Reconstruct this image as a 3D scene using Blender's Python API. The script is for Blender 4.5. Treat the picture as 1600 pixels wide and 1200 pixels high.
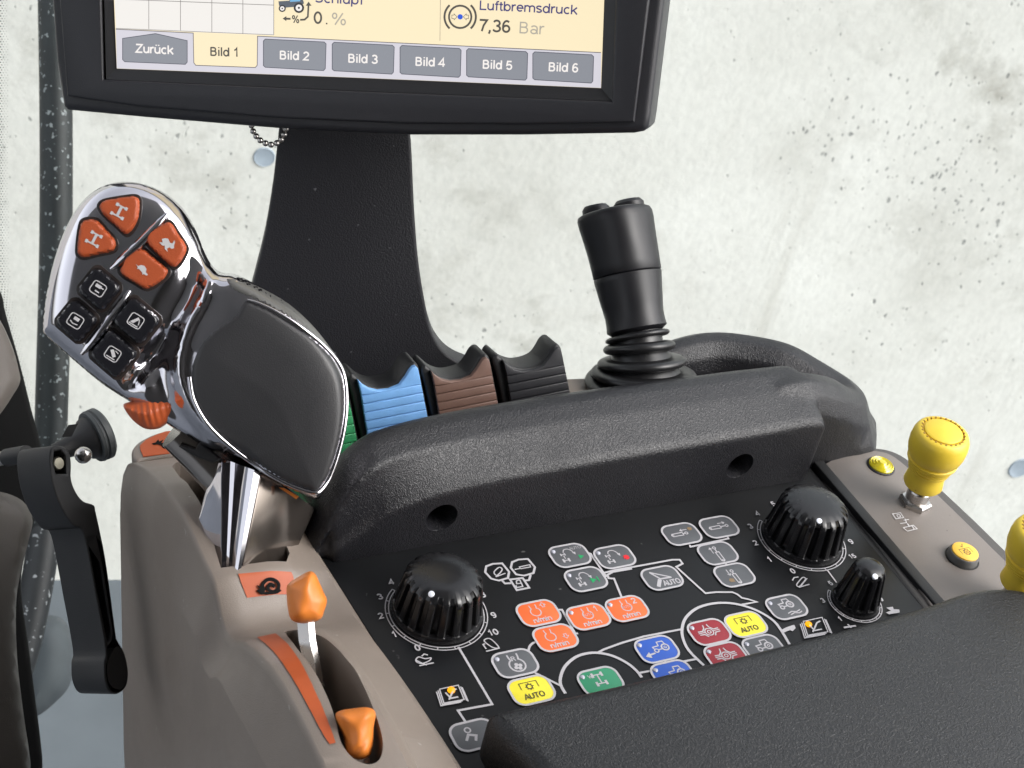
import bpy, bmesh, math, random
import numpy as np
from mathutils import Vector, Matrix
from mathutils.geometry import delaunay_2d_cdt

for o in list(bpy.data.objects): bpy.data.objects.remove(o)
scene = bpy.context.scene
COL = scene.collection
random.seed(4)

# ------------------------------------------------------------------ camera
F, CX, CY = 2300.0, 800.0, 600.0           # focal length and centre in photo pixels
RC = Matrix(((0.88571524, 0.11083958, -0.45080273),
             (-0.42360899, 0.59021517, -0.68716917),
             (0.18990507, 0.79960030, 0.56971521)))
CAM = Vector((-0.20184188, -0.32099106, 0.36585642))
cam_d = bpy.data.cameras.new('camera')
cam_d.sensor_width = 36.0
cam_d.lens = 36.0 * F / 1600.0
cam_d.clip_start = 0.02
cam_d.clip_end = 200.0
cam_d.dof.use_dof = True
cam_d.dof.focus_distance = 0.58
cam_d.dof.aperture_fstop = 42.0
cam = bpy.data.objects.new('camera', cam_d)
cam.matrix_world = Matrix.Translation(CAM) @ RC.to_4x4()
COL.objects.link(cam)
scene.camera = cam

# ------------------------------------------------------------------ sky and sun
SUN_EL, SUN_AZ = math.radians(46), math.radians(136)   # azimuth clockwise from +Y
world = bpy.data.worlds.new('World'); scene.world = world
world.use_nodes = True
wn, wl = world.node_tree.nodes, world.node_tree.links
wn.clear()
sky = wn.new('ShaderNodeTexSky'); sky.sky_type = 'NISHITA'; sky.sun_disc = False
sky.sun_elevation = SUN_EL; sky.sun_rotation = SUN_AZ
sky.air_density = 1.0; sky.dust_density = 4.0; sky.ozone_density = 1.0
hs = wn.new('ShaderNodeHueSaturation'); hs.inputs['Saturation'].default_value = 0.22   # overcast: a grey sky
bg = wn.new('ShaderNodeBackground'); bg.inputs['Strength'].default_value = 0.15
wo = wn.new('ShaderNodeOutputWorld')
wl.new(sky.outputs[0], hs.inputs['Color']); wl.new(hs.outputs[0], bg.inputs['Color']); wl.new(bg.outputs[0], wo.inputs[0])
sd = bpy.data.lights.new('sun', 'SUN'); sd.energy = 0.5; sd.angle = math.radians(80); sd.color = (1.0, 0.97, 0.93)
sun = bpy.data.objects.new('sun', sd); COL.objects.link(sun)
sdir = Vector((math.sin(SUN_AZ) * math.cos(SUN_EL), math.cos(SUN_AZ) * math.cos(SUN_EL), math.sin(SUN_EL)))
sun.rotation_euler = sdir.to_track_quat('Z', 'Y').to_euler()
vs = scene.view_settings
vs.view_transform = 'Standard'; vs.look = 'None'; vs.exposure = 1.4; vs.gamma = 1.0
vs.use_curve_mapping = False

# ------------------------------------------------------------------ measuring helpers
def ray(px, py):
    return RC @ Vector(((px - CX) / F, -(py - CY) / F, -1.0))
def PX(px, py, x): r = ray(px, py); return CAM + r * ((x - CAM.x) / r.x)
def PY(px, py, y): r = ray(px, py); return CAM + r * ((y - CAM.y) / r.y)
def PZ(px, py, z): r = ray(px, py); return CAM + r * ((z - CAM.z) / r.z)
def PD(px, py, d): return CAM + ray(px, py) * d          # d = depth along the view axis
RIGHT, UP, BACK = RC.col[0].copy(), RC.col[1].copy(), RC.col[2].copy()

class Fr:
    """A flat working plane: origin o, normal n, in-plane axes u, v."""
    def __init__(s, o, n, u=None):
        s.o = Vector(o); s.n = Vector(n).normalized()
        u = Vector(u) if u is not None else RIGHT
        s.u = (u - s.n * u.dot(s.n)).normalized(); s.v = s.n.cross(s.u)
        s.M = Matrix((s.u, s.v, s.n)).transposed().to_4x4(); s.M.translation = s.o
    def p(s, px, py, h=0.0):
        r = ray(px, py); return CAM + r * (((s.o + s.n * h - CAM).dot(s.n)) / r.dot(s.n))
    def l(s, px, py, h=0.0):
        d = s.p(px, py, h) - s.o; return (d.dot(s.u), d.dot(s.v))
    def L(s, pts, h=0.0): return [s.l(a, b, h) for a, b in pts]
    def w(s, x, y, h=0.0): return s.o + s.u * x + s.v * y + s.n * h
    def lift(s, h): return Fr(s.o + s.n * h, s.n, s.u)

def spline(pts, n=6, closed=True):
    """Catmull-Rom through the points."""
    P = [Vector(p) for p in pts]; N = len(P); out = []
    for i in range(N if closed else N - 1):
        if closed: a, b, c, d = P[i - 1], P[i], P[(i + 1) % N], P[(i + 2) % N]
        else: a, b, c, d = P[max(i - 1, 0)], P[i], P[i + 1], P[min(i + 2, N - 1)]
        for k in range(n):
            t = k / n
            out.append(0.5 * ((2 * b) + (c - a) * t + (2 * a - 5 * b + 4 * c - d) * t * t + (3 * b - a - 3 * c + d) * t ** 3))
    if not closed: out.append(P[-1])
    return [tuple(q) for q in out]

def interp(xs, ys, x): return float(np.interp(x, xs, ys))

# ------------------------------------------------------------------ materials
MATS = {}
def pm(name, col, rough=0.5, metal=0.0, coat=0.0, grain=None, mottle=None, specks=None, spec=0.5, emit=0.0, rvar=0.0, trans=0.0):
    """Principled material. grain=(scale, strength, kind) fine relief; mottle=(scale, amount) uneven tone;
    specks=(scale, threshold, colour) scattered dust or grime; rvar = smudged gloss."""
    if name in MATS: return MATS[name]
    m = bpy.data.materials.new(name); m.use_nodes = True
    nt = m.node_tree; N, Lk = nt.nodes, nt.links
    b = N['Principled BSDF']
    b.inputs['Base Color'].default_value = (*col, 1); b.inputs['Roughness'].default_value = rough
    b.inputs['Metallic'].default_value = metal; b.inputs['Coat Weight'].default_value = coat
    b.inputs['Specular IOR Level'].default_value = spec
    if trans: b.inputs['Transmission Weight'].default_value = trans
    tc = N.new('ShaderNodeTexCoord')
    src = None
    if mottle:
        nz = N.new('ShaderNodeTexNoise'); nz.inputs['Scale'].default_value = mottle[0]; nz.inputs['Detail'].default_value = 6
        nz.inputs['Roughness'].default_value = 0.65
        Lk.new(tc.outputs['Object'], nz.inputs['Vector'])
        mr = N.new('ShaderNodeMapRange'); mr.inputs[1].default_value = 0.25; mr.inputs[2].default_value = 0.75
        mr.inputs[3].default_value = 1 - mottle[1]; mr.inputs[4].default_value = 1 + mottle[1]
        Lk.new(nz.outputs['Fac'], mr.inputs[0])
        mx = N.new('ShaderNodeMix'); mx.data_type = 'RGBA'; mx.blend_type = 'MULTIPLY'; mx.inputs[0].default_value = 1
        mx.inputs[6].default_value = (*col, 1); Lk.new(mr.outputs[0], mx.inputs[7]); src = mx.outputs[2]
    if specks:
        sp = N.new('ShaderNodeTexNoise'); sp.inputs['Scale'].default_value = specks[0]; sp.inputs['Detail'].default_value = 1.5
        Lk.new(tc.outputs['Object'], sp.inputs['Vector'])
        mr = N.new('ShaderNodeMapRange'); mr.inputs[1].default_value = specks[1]; mr.inputs[2].default_value = specks[1] + 0.05
        Lk.new(sp.outputs['Fac'], mr.inputs[0])
        mx = N.new('ShaderNodeMix'); mx.data_type = 'RGBA'; mx.inputs[6].default_value = (*col, 1)
        if src: Lk.new(src, mx.inputs[6])
        mx.inputs[7].default_value = (*specks[2], 1); Lk.new(mr.outputs[0], mx.inputs[0]); src = mx.outputs[2]
    if src: Lk.new(src, b.inputs['Base Color'])
    if rvar:
        nz = N.new('ShaderNodeTexNoise'); nz.inputs['Scale'].default_value = 45; nz.inputs['Detail'].default_value = 5
        Lk.new(tc.outputs['Object'], nz.inputs['Vector'])
        mr = N.new('ShaderNodeMapRange'); mr.inputs[1].default_value = 0.3; mr.inputs[2].default_value = 0.7
        mr.inputs[3].default_value = max(rough - rvar, 0.02); mr.inputs[4].default_value = rough + rvar
        Lk.new(nz.outputs['Fac'], mr.inputs[0]); Lk.new(mr.outputs[0], b.inputs['Roughness'])
    if grain:
        if grain[2] == 'leather':
            g = N.new('ShaderNodeTexVoronoi'); g.feature = 'SMOOTH_F1'; g.inputs['Scale'].default_value = grain[0]
            wn_ = N.new('ShaderNodeTexNoise'); wn_.inputs['Scale'].default_value = grain[0] * 0.5; wn_.inputs['Detail'].default_value = 2
            Lk.new(tc.outputs['Object'], wn_.inputs['Vector'])
            va = N.new('ShaderNodeMix'); va.data_type = 'VECTOR'; va.inputs[0].default_value = 0.004
            Lk.new(tc.outputs['Object'], va.inputs[4]); Lk.new(wn_.outputs['Color'], va.inputs[5])
            Lk.new(va.outputs[1], g.inputs['Vector']); out = g.outputs['Distance']
        else:
            g = N.new('ShaderNodeTexNoise'); g.inputs['Scale'].default_value = grain[0]; g.inputs['Detail'].default_value = 3
            Lk.new(tc.outputs['Object'], g.inputs['Vector']); out = g.outputs['Fac']
        bp = N.new('ShaderNodeBump'); bp.inputs['Strength'].default_value = grain[1]; bp.inputs['Distance'].default_value = 0.0006
        Lk.new(out, bp.inputs['Height']); Lk.new(bp.outputs[0], b.inputs['Normal'])
    if emit:
        b.inputs['Emission Color'].default_value = (*col, 1); b.inputs['Emission Strength'].default_value = emit
        b.inputs['Base Color'].default_value = (*[c * 0.1 for c in col], 1)
    MATS[name] = m
    return m

def s2l(r, g, b):
    f = lambda c: (c / 255 / 12.92) if c <= 10 else ((c / 255 + 0.055) / 1.055) ** 2.4
    return (f(r), f(g), f(b))

TAUPE = (0.215, 0.180, 0.153)
M_taupe = pm('taupe_plastic', TAUPE, 0.40, rvar=0.05, grain=(2600, 0.25, 'n'), mottle=(22, 0.06), specks=(420, 0.735, (0.33, 0.30, 0.27)))
M_taupe_dk = pm('dark_taupe_plastic', (0.060, 0.051, 0.044), 0.5, grain=(2600, 0.25, 'n'), mottle=(15, 0.1))
M_pod = pm('satin_taupe_paint', (0.175, 0.155, 0.142), 0.42, grain=(3000, 0.12, 'n'), mottle=(40, 0.05), specks=(500, 0.75, (0.07, 0.06, 0.055)))
M_leather = pm('black_grained_vinyl', (0.0105, 0.0105, 0.0130), 0.36, grain=(1550, 0.42, 'leather'), spec=0.45, rvar=0.07, mottle=(30, 0.12))
M_leather2 = pm('black_cushion_vinyl', (0.0120, 0.0128, 0.0145), 0.38, grain=(1400, 0.48, 'leather'), spec=0.45, rvar=0.07, mottle=(25, 0.12))
M_panel = pm('black_membrane', (0.0055, 0.006, 0.007), 0.40, spec=0.28, rvar=0.08, specks=(330, 0.765, (0.07, 0.07, 0.07)), mottle=(60, 0.15))
M_black = pm('black_plastic', (0.009, 0.009, 0.010), 0.5, grain=(2200, 0.2, 'n'), specks=(260, 0.77, (0.08, 0.08, 0.085)))
M_stand = pm('textured_black_plastic', (0.0155, 0.0155, 0.0195), 0.5, grain=(1500, 0.45, 'n'), specks=(300, 0.745, (0.16, 0.16, 0.17)))
M_mon = pm('monitor_black_plastic', (0.0165, 0.0165, 0.0205), 0.45, grain=(2600, 0.2, 'n'), specks=(240, 0.78, (0.09, 0.09, 0.09)))
M_rubber = pm('black_rubber', (0.010, 0.010, 0.011), 0.36, rvar=0.06, specks=(240, 0.76, (0.07, 0.07, 0.07)))
M_knob = pm('glossy_black_plastic', (0.007, 0.007, 0.008), 0.25, rvar=0.08, specks=(420, 0.75, (0.06, 0.06, 0.055)))
M_grip = pm('satin_black_grip', (0.010, 0.010, 0.012), 0.42, spec=0.4, rvar=0.06, specks=(260, 0.78, (0.06, 0.06, 0.06)))
M_chrome = pm('chrome', (0.60, 0.585, 0.62), 0.10, metal=1.0, rvar=0.05)
M_steel = pm('worn_steel', (0.52, 0.50, 0.48), 0.28, metal=1.0, rvar=0.1)
M_dark = pm('dark_void', (0.006, 0.006, 0.006), 0.7)
M_orange_btn = pm('orange_rubber', (0.40, 0.072, 0.018), 0.5, grain=(1800, 0.2, 'n'), mottle=(90, 0.08))
M_orange_lev = pm('orange_plastic', (0.70, 0.205, 0.030), 0.46, rvar=0.08, mottle=(80, 0.08), specks=(300, 0.76, (0.45, 0.13, 0.03)))
M_orange_dec = pm('orange_decal', (0.40, 0.072, 0.014), 0.5, mottle=(70, 0.08))
M_yellow = pm('yellow_plastic', (0.72, 0.52, 0.04), 0.46, rvar=0.08, mottle=(60, 0.1), specks=(350, 0.74, (0.45, 0.28, 0.03)))
M_white = pm('white_print', (0.43, 0.42, 0.44), 0.55)
M_silver = pm('silver_print', (0.55, 0.54, 0.55), 0.4)

# ------------------------------------------------------------------ object helpers
ROOT = {}
def tag(o, label=None, cat=None, group=None, kind=None):
    if label: o['label'] = label
    if cat: o['category'] = cat
    if group: o['group'] = group
    if kind: o['kind'] = kind
    return o
def thing(name, label, cat, loc, group=None):
    o = bpy.data.objects.new(name, None); o.location = loc; o.empty_display_size = 0.02
    COL.objects.link(o); ROOT[o.name] = Vector(loc)
    return tag(o, label, cat, group)
def link(name, me, mat, parent=None, smooth=35, origin=None):
    """Link a world-space mesh as one object (child coordinates are relative to the thing's base)."""
    me.name = name
    o = bpy.data.objects.new(name, me); COL.objects.link(o)
    base = Vector((0, 0, 0))
    if parent is not None:
        base = ROOT[parent.name]; o.parent = parent
    elif origin is not None:
        base = Vector(origin); o.location = base
    ROOT[o.name] = base
    if base.length: me.transform(Matrix.Translation(-base))
    if mat is not None:
        me.materials.clear(); me.materials.append(mat)
    if smooth:
        for p in me.polygons: p.use_smooth = True
        me.set_sharp_from_angle(angle=math.radians(smooth))
    return o
def mesh(verts, faces):
    me = bpy.data.meshes.new('m'); me.from_pydata([tuple(v) for v in verts], [], faces); me.validate(); me.update()
    bm = bmesh.new(); bm.from_mesh(me); bmesh.ops.recalc_face_normals(bm, faces=bm.faces); bm.to_mesh(me); bm.free()
    return me
def join(meshes):
    bm = bmesh.new()
    for m in meshes: bm.from_mesh(m)
    me = bpy.data.meshes.new('m'); bm.to_mesh(me); bm.free()
    return me
def evaluated(ob):
    dg = bpy.context.evaluated_depsgraph_get(); dg.update()
    me = bpy.data.meshes.new_from_object(ob.evaluated_get(dg)); return me
def modded(me, mods):
    """Apply modifiers given as (type, {settings}) and return the mesh."""
    ob = bpy.data.objects.new('tmp', me); COL.objects.link(ob)
    for t, kw in mods:
        md = ob.modifiers.new(t, t)
        for k, v in kw.items(): setattr(md, k, v)
    out = evaluated(ob); bpy.data.objects.remove(ob); return out
def cut(me, cutter):
    c = bpy.data.objects.new('cut', cutter); COL.objects.link(c)
    out = modded(me, [('BOOLEAN', dict(operation='DIFFERENCE', object=c, solver='EXACT'))])
    bpy.data.objects.remove(c); return out

def plate_mesh(fr, loops, t, bev=0.0, res=2, top=0.0):
    """A plate with outlines in the frame's own 2D coordinates (further loops are holes); its face is at height top."""
    cu = bpy.data.curves.new('c', 'CURVE'); cu.dimensions = '2D'; cu.fill_mode = 'BOTH'
    cu.extrude = max(t / 2 - bev, 0.0); cu.bevel_depth = bev; cu.bevel_resolution = res; cu.offset = -bev
    for lp in loops:
        sp = cu.splines.new('POLY'); sp.points.add(len(lp) - 1); sp.use_cyclic_u = True
        for q, (x, y) in zip(sp.points, lp): q.co = (x, y, 0, 1)
    ob = bpy.data.objects.new('c', cu); COL.objects.link(ob)
    me = evaluated(ob); bpy.data.objects.remove(ob)
    bm = bmesh.new(); bm.from_mesh(me); bmesh.ops.remove_doubles(bm, verts=bm.verts, dist=1e-6)
    bmesh.ops.recalc_face_normals(bm, faces=bm.faces); bm.to_mesh(me); bm.free()
    me.transform(fr.M @ Matrix.Translation((0, 0, top - t / 2)))
    return me
def plate(name, fr, loops, t, mat, parent=None, bev=0.0, top=0.0, smooth=35, res=2, origin=None):
    return link(name, plate_mesh(fr, loops, t, bev, res, top), mat, parent, smooth, origin)

def rrect(cx, cy, w, h, r, n=6):
    out = []
    for sx, sy, a0 in ((1, 1, 0), (-1, 1, 90), (-1, -1, 180), (1, -1, 270)):
        for k in range(n + 1):
            a = math.radians(a0 + 90 * k / n)
            out.append((cx + sx * (w / 2 - r) + r * math.cos(a), cy + sy * (h / 2 - r) + r * math.sin(a)))
    return out
def circ(cx, cy, r, n=32, ry=None, a0=0.0):
    ry = r if ry is None else ry
    return [(cx + r * math.cos(a0 + 2 * math.pi * k / n), cy + ry * math.sin(a0 + 2 * math.pi * k / n)) for k in range(n)]

def _a(cx, cy, rx, ry, a0, a1, n=10): return [(cx + rx * math.cos(math.radians(a0 + (a1 - a0) * k / n)), cy + ry * math.sin(math.radians(a0 + (a1 - a0) * k / n))) for k in range(n + 1)]
def _o(cx, cy, rx, ry): return _a(cx, cy, rx, ry, 0, 360, 18)
# plain sans-serif lettering drawn as strokes: (advance, strokes)
GLYPH = {
 'Z': (.60, [[(.05, .68), (.52, .68), (.05, .04), (.54, .04)]]), 'B': (.64, [[(.08, .0), (.08, .72)], [(.08, .68), (.32, .68)] + _a(.32, .535, .14, .145, 90, -90, 6) + [(.08, .39)], [(.30, .39)] + _a(.34, .215, .16, .175, 90, -90, 6) + [(.08, .04)]]),
 'L': (.54, [[(.08, .72), (.08, .04), (.50, .04)]]), 'S': (.62, [_a(.30, .535, .20, .145, 20, 200, 8) + [(.18, .43), (.42, .32)] + _a(.30, .19, .22, .15, 20, -160, 8)]),
 'R': (.64, [[(.08, 0), (.08, .72)], [(.08, .68), (.34, .68)] + _a(.34, .53, .15, .15, 90, -90, 6) + [(.08, .38)], [(.30, .38), (.54, 0)]]),
 'A': (.62, [[(.02, 0), (.31, .72), (.60, 0)], [(.12, .24), (.50, .24)]]), 'U': (.64, [[(.08, .72), (.08, .26)] + _a(.31, .26, .23, .22, 180, 360, 8) + [(.54, .72)]]), 'T': (.56, [[(.02, .68), (.54, .68)], [(.28, .68), (.28, 0)]]), 'O': (.70, [_o(.35, .36, .28, .33)]),
 'u': (.52, [[(.07, .53), (.07, .20)] + _a(.24, .20, .17, .16, 180, 350, 7) + [(.42, .24)], [(.43, .53), (.43, 0)]]), 'r': (.34, [[(.07, .53), (.07, 0)], [(.07, .28), (.11, .42), (.20, .49), (.31, .49)]]), 'c': (.50, [_a(.27, .265, .20, .23, 50, 310, 12)]),
 'k': (.50, [[(.07, .73), (.07, 0)], [(.43, .53), (.08, .20)], [(.20, .30), (.45, 0)]]), 'i': (.22, [[(.09, .53), (.09, 0)], [(.09, .65), (.09, .74)]]), 'l': (.22, [[(.09, .74), (.09, 0)]]),
 'd': (.56, [_o(.25, .265, .19, .23), [(.46, .74), (.46, 0)]]), 'b': (.56, [_o(.29, .265, .19, .23), [(.08, .74), (.08, 0)]]), 'p': (.56, [_o(.29, .265, .19, .23), [(.08, .53), (.08, -.2)]]),
 'f': (.30, [[(.30, .70), (.22, .70), (.15, .64), (.15, 0)], [(.03, .49), (.28, .49)]]), 't': (.30, [[(.14, .68), (.14, .12), (.18, .04), (.28, .04)], [(.02, .49), (.27, .49)]]),
 'e': (.53, [[(.08, .28), (.46, .28)] + _a(.265, .275, .195, .225, 5, 315, 14)]), 'm': (.80, [[(.07, .53), (.07, 0)], [(.07, .34)] + _a(.235, .34, .165, .15, 160, 0, 7) + [(.40, 0)], [(.40, .34)] + _a(.565, .34, .165, .15, 160, 0, 7) + [(.73, 0)]]),
 'n': (.52, [[(.07, .53), (.07, 0)], [(.07, .32)] + _a(.25, .32, .18, .17, 160, 0, 7) + [(.43, 0)]]), 'h': (.52, [[(.07, .74), (.07, 0)], [(.07, .32)] + _a(.25, .32, .18, .17, 160, 0, 7) + [(.43, 0)]]),
 's': (.48, [_a(.24, .395, .16, .105, 20, 200, 7) + [(.14, .31), (.33, .23)] + _a(.24, .14, .17, .105, 20, -160, 7)]), 'a': (.52, [_a(.24, .34, .18, .16, 150, 0, 7) + [(.42, .08), (.46, 0)], _o(.23, .15, .165, .125)]),
 '/': (.28, [[(.02, -.02), (.26, .74)]]), '.': (.26, [[(.10, .0), (.10, .10)]]), ',': (.26, [[(.13, .10), (.12, -.02), (.07, -.13)]]), ' ': (.27, []),
 '%': (.88, [_o(.19, .54, .12, .16), _o(.69, .18, .12, .16), [(.66, .73), (.22, -.01)]]),
 '0': (.55, [_o(.275, .36, .20, .33)]), '1': (.55, [[(.10, .52), (.24, .60), (.31, .72), (.31, 0)]]), '2': (.55, [_a(.27, .51, .19, .18, 165, -30, 9) + [(.06, .04), (.49, .04)]]),
 '3': (.55, [_a(.26, .53, .18, .16, 160, -80, 9) + [(.24, .37)], [(.24, .37)] + _a(.26, .20, .21, .17, 80, -160, 10)]), '4': (.55, [[(.38, 0), (.38, .70), (.04, .20), (.52, .20)]]),
 '5': (.55, [[(.46, .68), (.14, .68), (.09, .36)] + _a(.27, .23, .20, .20, 130, -155, 11)]), '6': (.55, [_o(.28, .22, .19, .19), _a(.30, .36, .21, .33, 165, 50, 8)[::-1] + [(.09, .26)]]),
 '7': (.55, [[(.05, .68), (.49, .68), (.30, .36), (.20, 0)]]), '8': (.55, [_o(.275, .535, .17, .155), _o(.275, .20, .205, .175)]), '9': (.55, [_o(.27, .50, .19, .19), _a(.25, .36, .21, .33, -130, -15, 8) + [(.46, .46)]]),
}
GLYPH['ü'] = (.52, GLYPH['u'][1] + [[(.16, .65), (.16, .74)], [(.35, .65), (.35, .74)]])

class Ink:
    """Flat print: ribbons, filled shapes and text gathered on one working plane as a thin mesh."""
    def __init__(s, fr, h=0.0003): s.fr, s.h, s.V, s.Fc, s.k = fr, h, [], [], 0
    def _z(s): s.k += 1; return s.h + s.k * 4e-6
    def line(s, pts, w, closed=False):
        P = [Vector(p) for p in pts]
        Q = [P[0]]
        for p in P[1:]:
            if (p - Q[-1]).length > 1e-6: Q.append(p)
        if closed and (Q[0] - Q[-1]).length < 1e-6: Q.pop()
        P = Q; N = len(P)
        if N < 2: return s
        z = s._z(); b = len(s.V)
        for i in range(N):
            a = P[i - 1] if (closed or i > 0) else None
            c = P[(i + 1) % N] if (closed or i < N - 1) else None
            d1 = (P[i] - a).normalized() if a is not None else None
            d2 = (c - P[i]).normalized() if c is not None else None
            d1 = d1 or d2; d2 = d2 or d1
            n1 = Vector((-d1.y, d1.x)); n2 = Vector((-d2.y, d2.x)); m = n1 + n2
            m = m.normalized() if m.length > 1e-6 else n1
            k = w / 2 / max(m.dot(n1), 0.45)
            s.V.append((*(P[i] + m * k), z)); s.V.append((*(P[i] - m * k), z))
        for i in range(N if closed else N - 1):
            j = (i + 1) % N; s.Fc.append((b + 2 * i, b + 2 * i + 1, b + 2 * j + 1, b + 2 * j))
        return s
    def fill(s, pts):
        z = s._z(); b = len(s.V)
        vs_, _, fs, *_r = delaunay_2d_cdt([Vector(p) for p in pts], [], [list(range(len(pts)))], 1, 1e-7)
        s.V += [(v.x, v.y, z) for v in vs_]; s.Fc += [tuple(b + i for i in f) for f in fs]
        return s
    def text(s, st, x, y, size, width=None, ang=0.0, bold=0.02, align='LEFT'):
        adv = sum(GLYPH[c][0] for c in st); sx = size
        if width: sx = width / (adv - 0.05)
        ca, sa = math.cos(ang), math.sin(ang); x0 = -adv * sx / 2 if align == 'CENTER' else -0.04 * sx
        wdt = (0.085 + 2.2 * bold) * (size + sx) / 2
        for c in st:
            for stroke in GLYPH[c][1]:
                q = [(x + (x0 + a_ * sx) * ca - b_ * size * sa, y + (x0 + a_ * sx) * sa + b_ * size * ca) for a_, b_ in stroke]
                s.line(q, wdt, math.dist(stroke[0], stroke[-1]) < 1e-6)
            x0 += GLYPH[c][0] * sx
        return s
    def build(s, name, mat, parent):
        me = bpy.data.meshes.new('ink'); me.from_pydata(s.V, [], s.Fc); me.validate(); me.update()
        bm = bmesh.new(); bm.from_mesh(me)
        for f in bm.faces:
            f.normal_update()
            if f.normal.z < 0: f.normal_flip()
        bm.to_mesh(me); bm.free()
        me.transform(s.fr.M)
        return link(name, me, mat, parent, smooth=0)

def loft(rings, closed=True, caps=True):
    """Skin a list of equal-length vertex rings."""
    n = len(rings[0]); V = [v for r in rings for v in r]; Fs = []
    for i in range(len(rings) - 1):
        for j in range(n if closed else n - 1):
            k = (j + 1) % n
            Fs.append((i * n + j, i * n + k, (i + 1) * n + k, (i + 1) * n + j))
    if caps and closed:
        Fs.append(tuple(range(n))[::-1]); Fs.append(tuple(range((len(rings) - 1) * n, len(rings) * n)))
    return mesh(V, Fs)
def lathe(base, axis, prof, seg=40, rmod=None, xref=None):
    """Turned solid: prof is a list of (radius, height along axis)."""
    a = Vector(axis).normalized(); u = Vector(xref) if xref is not None else RIGHT
    u = (u - a * u.dot(a)).normalized(); v = a.cross(u); rings = []
    for r, h in prof:
        ring = []
        for k in range(seg):
            t = 2 * math.pi * k / seg; rr = max(r, 1e-5) * (rmod(t, h) if rmod else 1.0)
            ring.append(Vector(base) + a * h + (u * math.cos(t) + v * math.sin(t)) * rr)
        rings.append(ring)
    return loft(rings)
def tube(path, rad, seg=16, flat=None):
    """Round bar along a path; rad a number or a list."""
    P = [Vector(p) for p in path]; N = len(P); rings = []; prev = None
    for i in range(N):
        t = (P[min(i + 1, N - 1)] - P[max(i - 1, 0)]).normalized()
        if prev is None: u = t.orthogonal().normalized()
        else: u = (prev - t * prev.dot(t)).normalized()
        prev = u; v = t.cross(u); r = rad[i] if isinstance(rad, (list, tuple)) else rad
        rings.append([P[i] + (u * math.cos(2 * math.pi * k / seg) + v * math.sin(2 * math.pi * k / seg)) * r for k in range(seg)])
    return loft(rings)
def ball(c, r, seg=16):
    return lathe(Vector(c) - Vector((0, 0, r)), (0, 0, 1), [(r * math.sin(math.pi * k / 8), r - r * math.cos(math.pi * k / 8)) for k in range(9)], seg)
def box(x0, x1, y0, y1, z0, z1, bev=0.0, seg=2):
    me = mesh([(x, y, z) for z in (z0, z1) for x, y in ((x0, y0), (x1, y0), (x1, y1), (x0, y1))],
              [(0, 3, 2, 1), (4, 5, 6, 7), (0, 1, 5, 4), (1, 2, 6, 5), (2, 3, 7, 6), (3, 0, 4, 7)])
    if bev: me = modded(me, [('BEVEL', dict(width=bev, segments=seg, limit_method='NONE'))])
    return me

def polydist(P, Q, closed=True):
    P = np.asarray(P)[:, None, :]; A = np.asarray(Q); B = np.roll(A, -1, 0)
    if not closed: A, B = A[:-1], B[:-1]
    d = B - A; t = np.clip(((P - A) * d).sum(-1) / np.maximum((d * d).sum(-1), 1e-14), 0, 1)
    return np.sqrt(((P - (A + t[..., None] * d)) ** 2).sum(-1)).min(1)
def inside(P, Q):
    P = np.asarray(P); Q = np.asarray(Q); c = np.zeros(len(P), bool); n = len(Q); j = n - 1
    for i in range(n):
        yi, yj = Q[i, 1], Q[j, 1]
        with np.errstate(divide='ignore', invalid='ignore'):
            m = ((yi > P[:, 1]) != (yj > P[:, 1])) & (P[:, 0] < (Q[j, 0] - Q[i, 0]) * (P[:, 1] - yi) / (yj - yi + 1e-15) + Q[i, 0])
        c ^= m; j = i
    return c
def resample(lp, sp):
    P = [Vector(p) for p in lp]; out = []
    for i in range(len(P)):
        a, b = P[i], P[(i + 1) % len(P)]; n = max(1, round((b - a).length / sp))
        for k in range(n): out.append(tuple(a.lerp(b, k / n)))
    return out
def relief(fr, outline, front, back, sp):
    """Closed rounded body over an outline: front(P, d) and back(P, d) give heights from the distance d to the outline."""
    bd = resample(outline, sp); A = np.array(bd)
    x0, y0 = A.min(0); x1, y1 = A.max(0)
    gx, gy = np.meshgrid(np.arange(x0, x1, sp), np.arange(y0, y1, sp)); gx[::2] += sp / 2
    G = np.stack([gx.ravel(), gy.ravel()], 1); G = G[inside(G, A)]; dG = polydist(G, A); G = G[dG > sp * 0.55]
    # an extra row close to the rim keeps the rounding smooth
    allp = [Vector(p) for p in bd] + [Vector(p) for p in G]
    nb = len(bd)
    V, E, Fs, *_ = delaunay_2d_cdt(allp, [(i, (i + 1) % nb) for i in range(nb)], [], 0, 1e-9)
    P = np.array([(v.x, v.y) for v in V]); d = polydist(P, A); rim = d < 1e-7
    cen = np.array([P[list(f)].mean(0) for f in Fs]); ok = inside(cen, A)
    Fs = [f for f, k in zip(Fs, ok) if k]
    hf = np.where(rim, 0, front(P, d)); hb = np.where(rim, 0, -back(P, d))
    verts = [fr.w(P[i, 0], P[i, 1], hf[i]) for i in range(len(P))]; idx = list(range(len(P)))
    for i in range(len(P)):
        if not rim[i]: idx[i] = len(verts); verts.append(fr.w(P[i, 0], P[i, 1], hb[i]))
    faces = [tuple(f) for f in Fs] + [tuple(idx[i] for i in reversed(f)) for f in Fs]
    return mesh(verts, faces)
def dome(H, w):
    return lambda P, d: H * np.sqrt(np.maximum(0, 1 - (1 - np.minimum(d / w, 1)) ** 2))
def flat_dome(H, w): return dome(H, w)

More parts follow.
